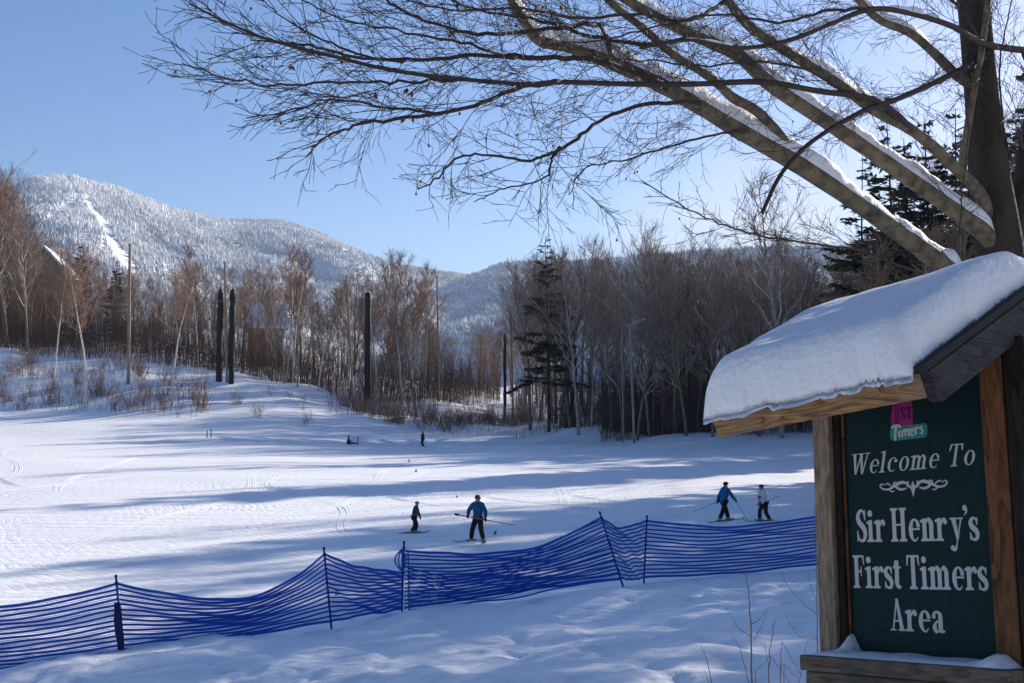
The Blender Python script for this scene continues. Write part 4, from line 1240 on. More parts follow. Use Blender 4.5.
# dense undergrowth: nobody could count it
def brush(name, label, regions, N, hr, m):
    ps = []
    for (pa, pb, Da, Db, w) in regions:
        k = int(N * w); px_ = rng.uniform(pa, pb, k); D = rng.uniform(Da, Db, k)
        if 'left' in label: D = D + np.clip(px_ - 425, 0, 80) * .45
        x = (px_ - 512) / F * D / (CP) * 1.003
        ps.append(np.column_stack([x, D, gz(x, D) - .1]))
    P = np.vstack(ps); n_ = len(P)
    h = rng.uniform(*hr, n_) * (.6 + .8 * (vn(P[:, 0] / 6, P[:, 1] / 6, 91) + .5))
    r = rng.uniform(.012, .034, n_)
    lean = rng.normal(0, .13, (n_, 2)); lean2 = lean + rng.normal(0, .12, (n_, 2))
    mid = P + np.column_stack([lean * h[:, None] * .5, h * .5]); tip = mid + np.column_stack([lean2 * h[:, None] * .5, h * .5])
    mb = MB()
    an = np.arange(3) * 2.094
    o3 = np.column_stack([np.cos(an), np.sin(an), np.zeros(3)])
    def stick(A, B, ra, rb):
        V = np.concatenate([A[:, None] + o3[None] * ra[:, None, None], B[:, None] + o3[None] * rb[:, None, None]], 1).reshape(-1, 3)
        b = np.arange(len(A))[:, None] * 6; j = np.arange(3)[None]
        mb.add(V, np.stack([b + j, b + (j + 1) % 3, b + 3 + (j + 1) % 3, b + 3 + j], -1).reshape(-1, 4))
    stick(P, mid, r, r * .7); stick(mid, tip, r * .7, r * .25)
    for q in range(3):
        f = rng.uniform(.2, .95, n_)[:, None]; b0 = np.where(f < .5, P + (mid - P) * f * 2, mid + (tip - mid) * (f * 2 - 1))
        b1 = b0 + np.column_stack([rng.normal(0, .16, (n_, 2)) * h[:, None], h * rng.uniform(.1, .32, n_)])
        stick(b0, b1, r * .5, r * .2)
    o = mb.build(name, m, None, False)
    tag(o, label, 'undergrowth', kind='stuff')


brush('undergrowth', 'thick russet undergrowth of saplings filling the left wood', [(-80, 500, 166, 182, .5), (-80, 500, 180, 215, .5)], 9500, (2, 9), M['brush'])
brush('undergrowth', 'thick dark undergrowth filling the right wood between its trunks', [(600, 1000, 146, 160, .35), (560, 1000, 158, 175, .3), (515, 1000, 175, 215, .35)], 13000, (2, 10), M['brushdark'])
brush('dry_stems', 'thin dry stems sticking out of the snow along the far run edge', [(0, 210, 138, 160, .42), (330, 560, 154, 172, .55)], 1500, (.4, 1.6), M['brush'])
# far wood beyond the gap
for k in range(34):
    px_ = rng.uniform(425, 560); D = rng.uniform(225, 262)
    ptop(px_, rng.uniform(322, 340) - (max(0, px_ - 515) * .5), D, ['hardwood', 'grey', 'young'][k % 3], 'far bare tree in the gap between the two woods', 'far trees in the gap')

# ------------------------------------------------------------------ poles and posts
def pole(px, yt, yb, D, r, lean_px, label, m='polewood', name='wooden_pole', top=True):
    b = on(px, D); t = W(px + lean_px, yt, D)
    e = empty(name, b, label, 'pole')
    d = np.array(t) - b
    mb = MB(); P = crom(np.array([[0, 0, -.4], d * .33 + [.02, 0, 0], d * .66 + [-.02, 0, 0], d]), 4)
    mb.tube(P, np.linspace(r, r * .8, len(P)), 9); mb.build('shaft', M[m], e, True)
    if top:
        mb = MB(); mb.tube([d + [0, 0, .005], d + [0, 0, .10], d + [0, 0, .2]], [r * 1.0, r * .95, r * .3], 9); mb.build('cap', M['metalgrey'] if m != 'padblack' else M['padblack'], e, True)
    return e, d


pole(127, 245, 400, 152, .22, 3, 'tall bare wooden pole standing alone in front of the left wood')
pole(226, 262, 386, 160, .17, -1, 'bare wooden pole rising between two black padded posts', top=False)
for px_, w_ in ((218, .46), (230, .44)):
    b = on(px_, 160); H = W(px_, 289, 160)[2] - b[2]
    e = empty('padded_post', b, 'black padded post left of the bare pole between them' if px_ < 224 else 'black padded post right of the bare pole between them', 'post')
    n_ = 26; V = []
    mb = MB(); zz = np.linspace(-.3, H, n_); rr = w_ * (1 + .35 * vn(zz * .9, np.full(n_, px_ * .37), 3) + .2 * vn(zz * 3, np.full(n_, px_ * .3), 5)) * np.clip((H - zz) / 1.2 + .45, 0, 1)
    mb.tube(np.column_stack([.10 * vn(zz * .5, np.full(n_, px_), 8), zz * 0, zz]), rr, 9); mb.build('padding', M['padblack'], e, True)
    mb = MB(); mb.tube([[0, 0, H - .2], [0, 0, H + .25]], .10, 8); mb.build('shaft', M['polewood'], e, True)
pole(297, 290, 388, 165, .10, 1, 'thin wooden pole with a dark cap left of the leaning pole')
pole(353, 276, 388, 163, .15, -6, 'leaning pale wooden pole beside the thick black post')
b = on(367, 164); H = W(367, 293, 164)[2] - b[2]
e = empty('padded_post', b, 'single thick black post right of the leaning wooden pole', 'post')
mb = MB(); zz = np.linspace(-.3, H, 24); mb.tube(np.column_stack([.08 * vn(zz * .4, zz * 0, 8), zz * 0, zz]), .50 + .12 * vn(zz, zz * 0 + 3, 4) - np.clip(zz / H, 0, 1) * .08, 10); mb.build('padding', M['padblack'], e, True)
mb = MB(); mb.tube([[0, 0, H - .1], [0, 0, H + .15], [0, 0, H + .3]], [.36, .34, .12], 10); mb.build('cap', M['metalgrey'], e, True)
pole(439, 277, 381, 178, .15, -2, 'bare far pole in the gap right of the birches')
pole(513, 307, 398, 176, .20, -2, 'split pale pole at the left end of the right wood')
b = on(505, 176); H = W(505, 334, 176)[2] - b[2]
e = empty('padded_post', b, 'dark padded post beside the split pale pole', 'post')
mb = MB(); zz = np.linspace(-.3, H, 20); mb.tube(np.column_stack([.12 * vn(zz * .5, zz * 0, 9), zz * 0, zz]), .25 + .08 * vn(zz, zz * 0 + 3, 5), 9); mb.build('padding', M['padblack'], e, True)
mb = MB(); mb.tube([[0, 0, H - .1], [0, 0, H + .2]], .12, 8); mb.build('cap', M['metalgrey'], e, True)
pole(623, 333, 412, 143, .10, -1, 'thin grey pole left of the lamp pole by the right wood')
e, d = pole(634, 324, 419, 140, .17, -4, 'grey lamp pole with a cross arm in front of the right wood', name='lamp_pole', top=False)
mb = MB(); mb.tube([d + [-.5, 0, -.3], d + [1.6, -.3, .45]], .07, 6); mb.build('cross_arm', M['metalgrey'], e, True)
mb = MB()
for q in (.5, 1.0, 1.6): mb.bbox(d + [q - .25, -.45, .1 + q * .2], d + [q + .25, .1, .32 + q * .2], .05)
mb.build('lamp', M['metalgrey'], e)
mb = MB(); mb.tube([d + [0, -.02, -.6], d + [1.3, -.25, .3]], .04, 5); mb.build('brace', M['metalgrey'], e, True)
b = on(566, 158); t = W(573, 331, 158) - b
e = empty('dark_trunk', b, 'curved black leaning dead trunk at the edge of the right wood', 'tree trunk')
mb = MB(); mb.tube(crom(np.array([[0, 0, -.3], [.75, 0, t[2] * .25], [1.4, 0, t[2] * .6], [t[0], 0, t[2]]]), 6), np.linspace(.27, .12, 19), 8); mb.build('trunk', M['padblack'], e, True)
mb = MB(); mb.tube([[1.35, 0, t[2] * .55], [.6, 0, t[2] * .8]], [.08, .03], 5); mb.build('branch_stub', M['padblack'], e, True)
b = ground_at(619, 424); e = empty('stake', b, 'pale short stake on the snow in front of the lamp pole', 'stake')
mb = MB(); mb.tube([[0, 0, -.2], [0, 0, 1.2], [.02, 0, 2.4]], [.09, .085, .07], 8); mb.build('shaft', M['polewood'], e, True); mb = MB(); mb.tube([[.02, 0, 2.4], [.02, 0, 2.5]], [.08, .05], 8); mb.build('cap', M['metalgrey'], e, True)
for px_, lab in ((207, 'left one of two short red brown stakes on the far bank'), (211, 'right one of two short red brown stakes on the far bank')):
    b = ground_at(px_, 438); e = empty('stake', b, lab, 'stake')
    mb = MB(); mb.tube([[0, 0, -.2], [0, 0, .4], [0.01, 0, .8 + .2 * (px_ > 208)]], [.06, .06, .05], 7); mb.build('shaft', M['leafdead'], e, True)
# cable between poles
A_ = W(130, 285, 152); B2_ = W(226, 300, 160)
e = empty('cable', A_, 'thin slack cable strung between the tall bare pole and the padded posts', 'cable')
q = np.linspace(0, 1, 20)[:, None]; P = A_ + (B2_ - A_) * q; P[:, 2] -= (1 - (2 * q[:, 0] - 1) ** 2) * 1.2
mb = MB(); mb.tube(P - A_, .03, 5); mb.build('wire', M['metalgrey'], e, True)


# ------------------------------------------------------------------ houses among the trees
def house(px, yb, D, w, dep, h, rise, rz, label, gsnow=.45):
    p = on(px, D); e = empty('house', p + np.array([0, 0, -1]), label, 'house', None, rz)
    mb = MB(); hw = w / 2; hd = dep / 2
    V = [[-hw, -hd, 0], [hw, -hd, 0], [hw, hd, 0], [-hw, hd, 0], [-hw, -hd, h], [hw, -hd, h], [hw, hd, h], [-hw, hd, h], [0, -hd, h + rise], [0, hd, h + rise]]
    mb.add(V, [[1, 2, 6, 5], [3, 0, 4, 7], [0, 1, 5, 4], [2, 3, 7, 6]], [[4, 5, 8], [6, 7, 9]])
    wl = mb.build('wall', M['housew'], e)
    for nm, th, up, ov, m in (('roof', .25, .0, .7, 'trim'), ('roof_snow', gsnow, .252, .6, 'snow')):
        mb = MB()
        for s_ in (-1, 1):
            k = rise / hw; x1 = s_ * (hw + ov); z1 = h - ov * k
            V = []
            for y in (-hd - ov, hd + ov):
                for (x, z) in ((0.004 * s_, h + rise), (x1, z1)):
                    for t in (0, th): V.append([x, y, z + up + t])
            mb.add(V, [[0, 2, 3, 1], [4, 5, 7, 6], [1, 3, 7, 5], [0, 4, 6, 2], [2, 6, 7, 3], [0, 1, 5, 4]])
        o = mb.build(nm, M[m], e if nm == 'roof' else rf)
        if nm == 'roof': rf = o
    for wx, wz in ((-w * .22, h * .45), (w * .22, h * .45), (0, h + rise * .25)):
        mb = MB(); mb.bbox((wx - .7, -hd - .06, wz - .8), (wx + .7, -hd - .002, wz + .8), .02); fr_ = mb.build('window', M['trim'], e)
        mb = MB(); mb.bbox((wx - .55, -hd - .08, wz - .65), (wx + .55, -hd - .061, wz + .65), .005); mb.build('pane', M['glass'], fr_)


house(46, 300, 212, 9, 12, 12.3, 4.8, R(10), 'brown gabled house with snowy roof behind the left wood')
house(264, 300, 228, 8, 6.5, 9.0, 4.0, R(106), 'low house with a snowy roof behind the birches, mid left')
house(4, 300, 215, 9, 12, 17, 3.0, R(10), 'house with snowy roof at the far left behind the tall edge tree')


# ------------------------------------------------------------------ fence
fence = empty('safety_fence', on(325, 21.5), 'blue slatted plastic safety fence sagging along the snow bank', 'fence')
FO = np.array(fence.location)


def fpost(px0, y0, px1, y1, D, r=.021):
    b = W(px1, y1, D); t = W(px0, y0, D); d = unit(t - b)
    mb = MB(); mb.tube([b - d * .25 - FO, b * .5 + t * .5 - FO, t - FO], [r, r, r * .95], 8)
    o = mb.build('post', M['fencepost'], fence, True)
    mb = MB(); mb.tube([t - FO - d * .001, t + d * .035 - FO], [r * 1.25, r * 1.1], 8); mb.build('post_cap', M['fencedark'], o, True)
    for f in (.55, .93):
        c = b + (t - b) * f; mb = MB(); mb.tube([c - d * .02 - FO, c + d * .02 - FO], r * 1.35, 8); mb.build('clip', M['fencedark'], o, True)


POSTS = [(-152, 592, -148, 690, 18.3), (116, 577, 124, 658, 19.3), (324, 549, 331, 624, 21.5), (404, 543, 402, 610, 22.5), (600, 513, 621, 580, 24.3), (647, 517, 644, 579, 25.0), (868, 508, 868, 566, 26.6), (1110, 500, 1110, 560, 27.5)]
for p in POSTS: fpost(*p)
fpost(408, 552, 409, 608, 22.62, .014)


def net(top, bot, Dl, Dr, bow, n=14, name='net', wob=.012, amp=1.0, hh0=.0195):
    tp = crom(np.array([[p[0], p[1], 0] for p in top]), 6); bt = crom(np.array([[p[0], p[1], 0] for p in bot]), 6)
    m = 44; u = np.linspace(0, 1, m)
    def rs(q):
        s = np.linspace(0, 1, len(q)); s = (q[:, 0] - q[0, 0]) / (q[-1, 0] - q[0, 0])
        return np.column_stack([np.interp(u, s, q[:, k]) for k in range(2)])
    T = rs(tp); B = rs(bt); sd = rng.integers(1000)
    def pt(fi, t):
        i = min(int(fi), m - 1); i2 = min(i + 1, m - 1); fr_ = fi - i
        ub = u[i] + (u[i2] - u[i]) * fr_; Bb = B[i] + (B[i2] - B[i]) * fr_; Tb = T[i] + (T[i2] - T[i]) * fr_
        D = Dl + (Dr - Dl) * ub
        D += bow * math.sin(ub * math.pi) * math.sin(t * math.pi * .8 + .3)
        w = .07 * math.sin(ub * math.pi) * float(vn(ub * 4 + t * 1.5, t * 3, sd)) * amp
        x, y = Bb + (Tb - Bb) * (t + w)
        return W(x, y, D)
    mb = MB()
    for k in range(n + 1):
        t = k / n
        P = np.array([pt(i, t) for i in range(m)]); P[:, 2] += .006 * np.sin(u * 23 + k * 2)
        # slat: flat strip 24 mm high, 3 mm thick
        hh = hh0 if k not in (0, n) else hh0 * 1.25
        V = np.stack([P + [0, -.0015, -hh], P + [0, -.0015, hh], P + [0, .0015, hh], P + [0, .0015, -hh]], 1) - FO
        i = np.arange(m - 1)[:, None] * 4; j = np.arange(4)[None]
        mb.add(V.reshape(-1, 3), np.stack([i + j, i + (j + 1) % 4, i + 4 + (j + 1) % 4, i + 4 + j], -1).reshape(-1, 4))
    for k in range(n):
        P = np.array([pt(i, (k + .5) / n) for i in range(m)]) - FO
        mb.tube(P, .0042, 3, cap=False)
    for i in np.linspace(0, m - 1, max(8, int(np.linalg.norm(W(*top[-1], Dr) - W(*top[0], Dl)) / .032))):
        i0 = i
        P = np.array([pt(i0, t) for t in np.linspace(0, 1, 6)]) - FO
        mb.tube(P, .0028, 3, cap=False)
    return mb.build(name, M['fence'], fence)


net([(-150, 596), (-70, 612), (0, 607), (60, 598), (117, 584)], [(-150, 690), (0, 670), (124, 655)], 18.3, 19.3, .25)
net([(118, 584), (160, 593), (210, 600), (255, 597), (295, 577), (325, 554)], [(123, 655), (200, 643), (330, 621)], 19.3, 21.5, .3)
net([(325, 554), (345, 563), (375, 570), (403, 573)], [(331, 621), (403, 608)], 21.5, 22.5, .15)
net([(405, 551), (441, 553), (482, 553), (543, 545), (601, 518)], [(404, 608), (482, 596), (564, 585), (620, 578)], 22.5, 24.3, .25)
net([(408, 568), (450, 577), (500, 566), (550, 544), (602, 520)], [(410, 610), (480, 602), (564, 588), (621, 579)], 22.62, 24.42, -.22, n=9, amp=1.2, hh0=.014)
net([(601, 518), (620, 527), (646, 521)], [(621, 578), (633, 578), (645, 577)], 24.3, 25.0, .05)
net([(647, 521), (700, 526), (760, 524), (815, 517), (868, 511)], [(645, 577), (720, 574), (815, 565), (868, 561)], 25.0, 26.6, .25)
net([(868, 511), (960, 518), (1110, 503)], [(868, 561), (980, 560), (1110, 556)], 26.6, 27.5, .25)
# gathered netting tied to posts
mb = MB(); P = []
for k in range(7):
    t = np.linspace(0, 1, 10)
    c = np.array([W(117 + 4 * a + 2.0 * math.sin(a * 7 + k), 603 + 47 * a, 19.15 - .03 * k) for a in t]); mb.tube(c - FO, .022 + .018 * np.sin(t * 3.1) * (1.0 + .5 * math.sin(k)), 6)
mb.build('gathered_net', M['fencedark'], fence, True)
mb = MB()
for k in range(4):
    t = np.linspace(0, 1, 8); c = np.array([W(402 - 6 * math.sin(a * 3.1) * (k - 1) * .6, 549 + 22 * a, 22.4) for a in t]); mb.tube(c - FO, .016, 5)
mb.build('gathered_net', M['fence'], fence, True)

# ------------------------------------------------------------------ little course markers
for (px_, py_, lab, m) in ((457, 495, 'small green marker on the snow above the two skiers', 'greenm'), (495, 532, 'small green marker right of the skier with the red pole', 'greenm'), (416, 471, 'tiny green marker in the middle of the run, lower one', 'greenm'), (409, 461, 'tiny green marker in the middle of the run, upper one', 'greenm'), (337, 593, 'small bright green marker seen through the blue fence', 'green')):
    b = ground_at(px_, py_ + (2.5 if py_ > 480 else 1))
    e = empty('course_marker', b, lab, 'marker', 'small green markers on the run', rng.uniform(0, 6))
    s_ = .065 if py_ > 480 else .10
    mb = MB(); mb.tube([[0, 0, 0], [0, 0, .02], [.001, 0, .021], [.02, 0, s_ * 2.4]], [s_ * 1.3, s_ * 1.3, s_ * .8, s_ * .22], 10); mb.build('cone', M[m], e, True)
    mb = MB(); mb.prism([(0.02, s_ * 2.3), (.16, s_ * 2.0), (.02, s_ * 1.4)], -.008, .008, lambda V: V); mb.build('flag', M[m], e)


# ------------------------------------------------------------------ bare twigs in the foreground
def sapling(px, yb, D, stems, label):
    b = on(px, D); e = empty('bare_sapling', b, label, 'sapling', 'bare saplings beside the sign')
    for pts, r in stems:
        P = crom(np.array([W(x, y, D + dd) for x, y, dd in pts]), 5) - b; r *= .72
        mb = MB()
        if pts[0][1] > 655: P[0, 2] = min(P[0, 2], -.05)
        P[1:-1] += rng.normal(0, .003, (len(P) - 2, 3))
        mb.tube(P, np.linspace(r, r * .35, len(P)), 5)
        for k in range(3, len(P) - 1, 4):
            mb.tube([P[k], P[k] + unit(P[k + 1] - P[k]) * .012 + rv() * .006], [r * .6, .001], 4)
        mb.build('stem', M['crownred'], e, True)


sapling(752, 700, 7.6, [([(753, 720, 0), (751, 640, 0), (750, 610, 0), (748, 590, 0), (744, 567, 0)], .008), ([(752, 690, 0), (741, 655, .1), (730, 630, .15)], .004), ([(751, 637, 0), (738, 627, -.1), (725, 606, -.2)], .004), ([(750, 626, 0), (760, 618, .1), (769, 607, .1)], .004), ([(754, 640, 0), (762, 625, .1), (768, 612, .1)], .003), ([(753, 672, 0), (765, 662, .1), (775, 645, .1)], .003)], 'tallest bare sapling in the snow left of the sign')
sapling(769, 700, 7.8, [([(768, 720, 0), (769, 660, 0), (773, 630, 0), (776, 619, 0)], .006), ([(769, 668, 0), (764, 640, .1)], .003), ([(769, 655, 0), (785, 675, -.1), (795, 690, -.1)], .003)], 'second bare sapling between the tallest one and the sign')
sapling(781, 700, 7.9, [([(781, 720, 0), (781, 660, 0), (782, 642, 0)], .005), ([(781, 662, 0), (800, 680, .1)], .003), ([(796, 700, 0), (802, 665, 0), (808, 640, .1)], .004), ([(782, 642, 0), (795, 665, -.1), (805, 680, -.1)], .003)], 'thin bare sapling closest to the sign base')
sapling(700, 700, 7.4, [([(716, 710, 0), (708, 665, .1), (701, 643, .2)], .005), ([(712, 690, 0), (704, 670, .1)], .003)], 'lone bent twig at the bottom left of the saplings')
sapling(816, 690, 8.5, [([(817, 700, 0), (817, 600, 0), (815, 520, 0), (814, 500, 0)], .006), ([(817, 615, 0), (800, 600, .2), (787, 585, .2), (781, 571, .2)], .004), ([(817, 640, 0), (800, 636, .2), (790, 622, .2), (785, 611, .2)], .004), ([(816, 600, 0), (811, 585, .1), (808, 572, .1)], .003)], 'bare sapling rising along the left post of the sign')


# ------------------------------------------------------------------ people
def skin_mesh(name, V, Eg, rad, root, m, parent, sub=2):
    me = bpy.data.meshes.new(name); me.from_pydata([tuple(map(float, v)) for v in V], Eg, [])
    o = bpy.data.objects.new(name, me); COL.objects.link(o)
    md = o.modifiers.new('skin', 'SKIN'); md.use_smooth_shade = True
    if not me.skin_vertices: me.attributes  # layer is created with the modifier
    sl = me.skin_vertices[0].data if len(me.skin_vertices) else None
    if sl is None:
        import bmesh
        bm = bmesh.new(); bm.from_mesh(me); bm.verts.layers.skin.verify(); bm.to_mesh(me); bm.free(); sl = me.skin_vertices[0].data
    for i, r in enumerate(rad):
        sl[i].radius = (r, r) if not isinstance(r, tuple) else r
        sl[i].use_root = (i == root)
    sb = o.modifiers.new('sub', 'SUBSURF'); sb.levels = sub; sb.render_levels = sub
    dg = bpy.context.evaluated_depsgraph_get(); dg.update()
    m2 = bpy.data.meshes.new_from_object(o.evaluated_get(dg))
    bpy.data.objects.remove(o); bpy.data.meshes.remove(me)
    m2.name = name; m2.materials.clear(); m2.materials.append(m)
    for p in m2.polygons: p.use_smooth = True
    o = bpy.data.objects.new(name, m2); COL.objects.link(o); o.parent = parent
    return o


def ik(a, b, l1, l2, pole_):
    a = np.array(a, float); b = np.array(b, float); d = b - a; L = np.linalg.norm(d)
    if L > (l1 + l2) * .995: b = a + d / L * (l1 + l2) * .995; d = b - a; L = np.linalg.norm(d)
    x = (l1 * l1 - l2 * l2 + L * L) / (2 * L); h = math.sqrt(max(l1 * l1 - x * x, 0))
    u = d / L; p = np.array(pole_, float); p = unit(p - u * (p @ u))
    return a + u * x + p * h, b


def person(px, py, H, rz, label, feet, hands, lean, mats, head_yaw=0, head_pitch=0, hat='helmet', goggles=None, seated=False, pos=None, pelvis=None, hood=False, longhair=False):
    """feet/hands: (left, right) targets in units of height; local x right, y ahead, z up"""
    b = ground_at(px, py) if pos is None else pos
    e = empty('person', b, label, 'person', None, rz)
    k = H
    pz = .50 if pelvis is None else pelvis[2]
    pel = np.array([0, 0, pz]) if pelvis is None else np.array(pelvis, float)
    up = unit(np.array([lean[0], lean[1], 1.0]))
    chest = pel + up * .20; neck = pel + up * .325 + np.array([0, .01, 0]); hd = neck + unit(up + np.array([0, .12, .4])) * .095
    right = np.array([1.0, 0, 0])
    shR = neck - up * .035 + right * .105; shL = neck - up * .035 - right * .105
    hipR = pel + right * .05 - [0, 0, .02]; hipL = pel - right * .05 - [0, 0, .02]
    ft = [np.array(f, float) for f in feet]; hn = [np.array(h, float) for h in hands]
    kn = []; an = []
    for hip, f in ((hipL, ft[0]), (hipR, ft[1])):
        a_ = f + np.array([0, 0, .045]); kk, aa = ik(hip, a_, .235, .235, (0, 1, .15)); kn.append(kk); an.append(aa)
    el = []; wr = []
    for sh, h, s_ in ((shL, hn[0], -1), (shR, hn[1], 1)):
        kk, aa = ik(sh, h, .165, .15, (s_ * .7, -.7, -.3)); el.append(kk); wr.append(aa)
    def hand_end(i): return wr[i] + unit(wr[i] - el[i]) * .045
    def toe(i):
        f = ft[i] if len(feet[i]) < 4 else ft[i][:3]
        return an[i] + (np.array([0, .075, -.03]) if not seated else np.array([0, .02, .07]))
    V = [pel, chest, neck, hd - up * .02, hd + up * .045, shL, el[0], wr[0], hand_end(0), shR, el[1], wr[1], hand_end(1), hipL, kn[0], an[0], toe(0), hipR, kn[1], an[1], toe(1), pel + up * .1]
    Ed = [(0, 21), (21, 1), (1, 2), (2, 3), (3, 4), (2, 5), (5, 6), (6, 7), (7, 8), (2, 9), (9, 10), (10, 11), (11, 12), (0, 13), (13, 14), (14, 15), (15, 16), (0, 17), (17, 18), (18, 19), (19, 20)]
    rd = [.062, .075, .034, .048, .046, .034, .025, .018, .018, .034, .025, .018, .018, .05, .035, .025, .02, .05, .035, .025, .02, .06]
    skin_mesh('body', [v * k for v in V], Ed, [r * k for r in rd], 0, M['skin'], e)
    # jacket
    jv = [pel - up * .135, pel + up * .06, chest, neck - up * .02, shL, el[0], wr[0] - unit(wr[0] - el[0]) * .01, shR, el[1], wr[1] - unit(wr[1] - el[1]) * .01, neck + up * .045]
    je = [(0, 1), (1, 2), (2, 3), (3, 4), (4, 5), (5, 6), (3, 7), (7, 8), (8, 9), (3, 10)]
    jr = [(.118, .098), (.110, .092), (.118, .092), .072, .060, .052, .043, .060, .052, .043, .052]
    jk = skin_mesh('jacket', [v * k for v in jv], je, [tuple(q * k for q in r) if isinstance(r, tuple) else r * k for r in jr], 2, M[mats['jacket']], e)
    tv = [pel + up * .02, hipL, kn[0], an[0], hipR, kn[1], an[1]]
    skin_mesh('trousers', [v * k for v in tv], [(0, 1), (1, 2), (2, 3), (0, 4), (4, 5), (5, 6)], [r * k for r in (.085, .073, .060, .054, .073, .060, .054)], 0, M[mats['trousers']], e)
    for i in (0, 1):
        mb = MB(); t = toe(i) * k; a_ = an[i] * k
        mb.tube(crom(np.array([a_ + (kn[i] - an[i]) * k * .32, a_ + [0, -.005 * k, 0], a_ * .55 + t * .45 + [0, 0, -.006 * k], t]), 4), np.array([.040, .041, .042, .043, .044, .043, .042, .040, .036, .034, .032, .028, .02]) * k, 9)
        mb.build('boot', M[mats['boot']], e, True)
        # glove with five fingers
        gm = MB(); w0 = wr[i] * k; d = unit(wr[i] - el[i]); s_ = unit(np.cross(d, [0, 0, 1.0]) + 1e-3); n_ = np.cross(d, s_)
        gm.tube([w0 - d * .02 * k, w0 + d * .012 * k, w0 + d * .04 * k, w0 + d * .052 * k], np.array([.028, .026, .030, .022]) * k, 8)
        for f in range(4):
            o_ = w0 + d * .045 * k + s_ * (f - 1.5) * .013 * k; L = (.034, .040, .038, .030)[f] * k
            gm.tube([o_, o_ + d * L * .5 + n_ * L * .15, o_ + d * L * .75 + n_ * L * .6], np.array([.0085, .008, .0065]) * k, 6)
        o_ = w0 + d * .018 * k + s_ * .024 * k; gm.tube([o_, o_ + (d * .5 + s_ * .7) * .02 * k, o_ + (d * .9 + s_ * .5) * .036 * k], np.array([.010, .009, .007]) * k, 6)
        gm.build('glove', M[mats['glove']], e, True)
    mb = MB(); mb.tube([(neck - up * .02) * k, (neck + up * .03) * k, (neck + up * .058 + np.array([0, .012, 0])) * k], np.array([.05, .05, .047]) * k, 10); mb.build('neck_gaiter', M['black'], e, True)
    # head: face, hair, helmet
    Rz = np.array(Matrix.Rotation(head_yaw, 3, 'Z') @ Matrix.Rotation(-head_pitch, 3, 'X'))
    hc = (hd + up * .012) * k
    def hp(v): return hc + Rz @ (np.array(v) * k)
    mb = MB(); mb.ell(hp((0, .004, -.002)), np.array((.043, .050, .064)) * k, 14, 10, Rz)
    mb.tube([hp((0, .046, .006)), hp((0, .061, -.012)), hp((0, .05, -.017))], np.array([.006, .010, .006]) * k, 6)
    for s_ in (-1, 1): mb.ell(hp((s_ * .044, -.002, -.004)), np.array((.007, .012, .017)) * k, 6, 5, Rz)
    mb.build('face', M['skin'], e, True)
    mb = MB()
    for s_ in (-1, 1): mb.ell(hp((s_ * .017, .047, .006)), np.array((.007, .004, .005)) * k, 6, 5, Rz)
    mb.build('eyes', M['black'], e, True)
    mb = MB(); mb.ell(hp((0, .045, -.034)), np.array((.015, .005, .004)) * k, 8, 5, Rz); mb.build('mouth', M['redg'], e, True)
    mb = MB(); nu, nv = 16, 7
    V = np.array([[hp((.064 * math.cos(a) * math.cos(bb), -.004 + .072 * math.sin(a) * math.cos(bb), .008 + (.068 if hat != 'cap' else .056) * math.sin(bb))) for a in np.linspace(0, 2 * math.pi, nu + 1)] for bb in np.linspace(-.12, math.pi / 2, nv)])
    mb.grid(V); mb.ell(hp((0, -.030, -.014)), np.array((.050, .036, .044)) * k, 10, 7, Rz)
    ht = mb.build('helmet' if hat == 'helmet' else 'hat', M[mats['hat']], e, True)
    if hat == 'cap':
        mb = MB(); mb.ell(hp((0, .068, .016)), np.array((.042, .040, .007)) * k, 10, 6, Rz); mb.build('brim', M[mats['hat']], ht, True)
    if goggles:
        mb = MB(); V = np.array([[hp((.055 * math.sin(a), .054 * math.cos(a) + .004, z)) for a in np.linspace(-1.2, 1.2, 9)] for z in (-.012, .006, .024)]); mb.grid(V)
        V2 = np.array([[hp((.05 * math.sin(a), .046 * math.cos(a) + .004, z)) for a in np.linspace(1.2, -1.2, 9)] for z in (-.012, .006, .024)]); mb.grid(V2)
        mb.build('goggles', M[goggles], e, True)
    if hood:
        mb = MB(); mb.ell((neck - up * .015 + np.array([0, -.045, .0])) * k, np.array((.062, .04, .045)) * k, 12, 8); mb.build('hood', M[mats['jacket']], jk, True)
    if longhair:
        mb = MB(); mb.tube(crom(np.array([hp((0, -.05, -.01)), hp((0, -.072, -.05)), hp((.0, -.072, -.10)), hp((0, -.06, -.145))]), 4), np.linspace(.03, .014, 13) * k, 8); mb.build('hair', M['hair'], e, True)
    loc = lambda v: b + np.array(Matrix.Rotation(rz, 3, 'Z')) @ (np.array(v) * k)
    return e, dict(b=b, k=k, wr=wr, an=an, loc=loc, toe=[toe(0), toe(1)], rz=rz, hand=[hand_end(0), hand_end(1)])


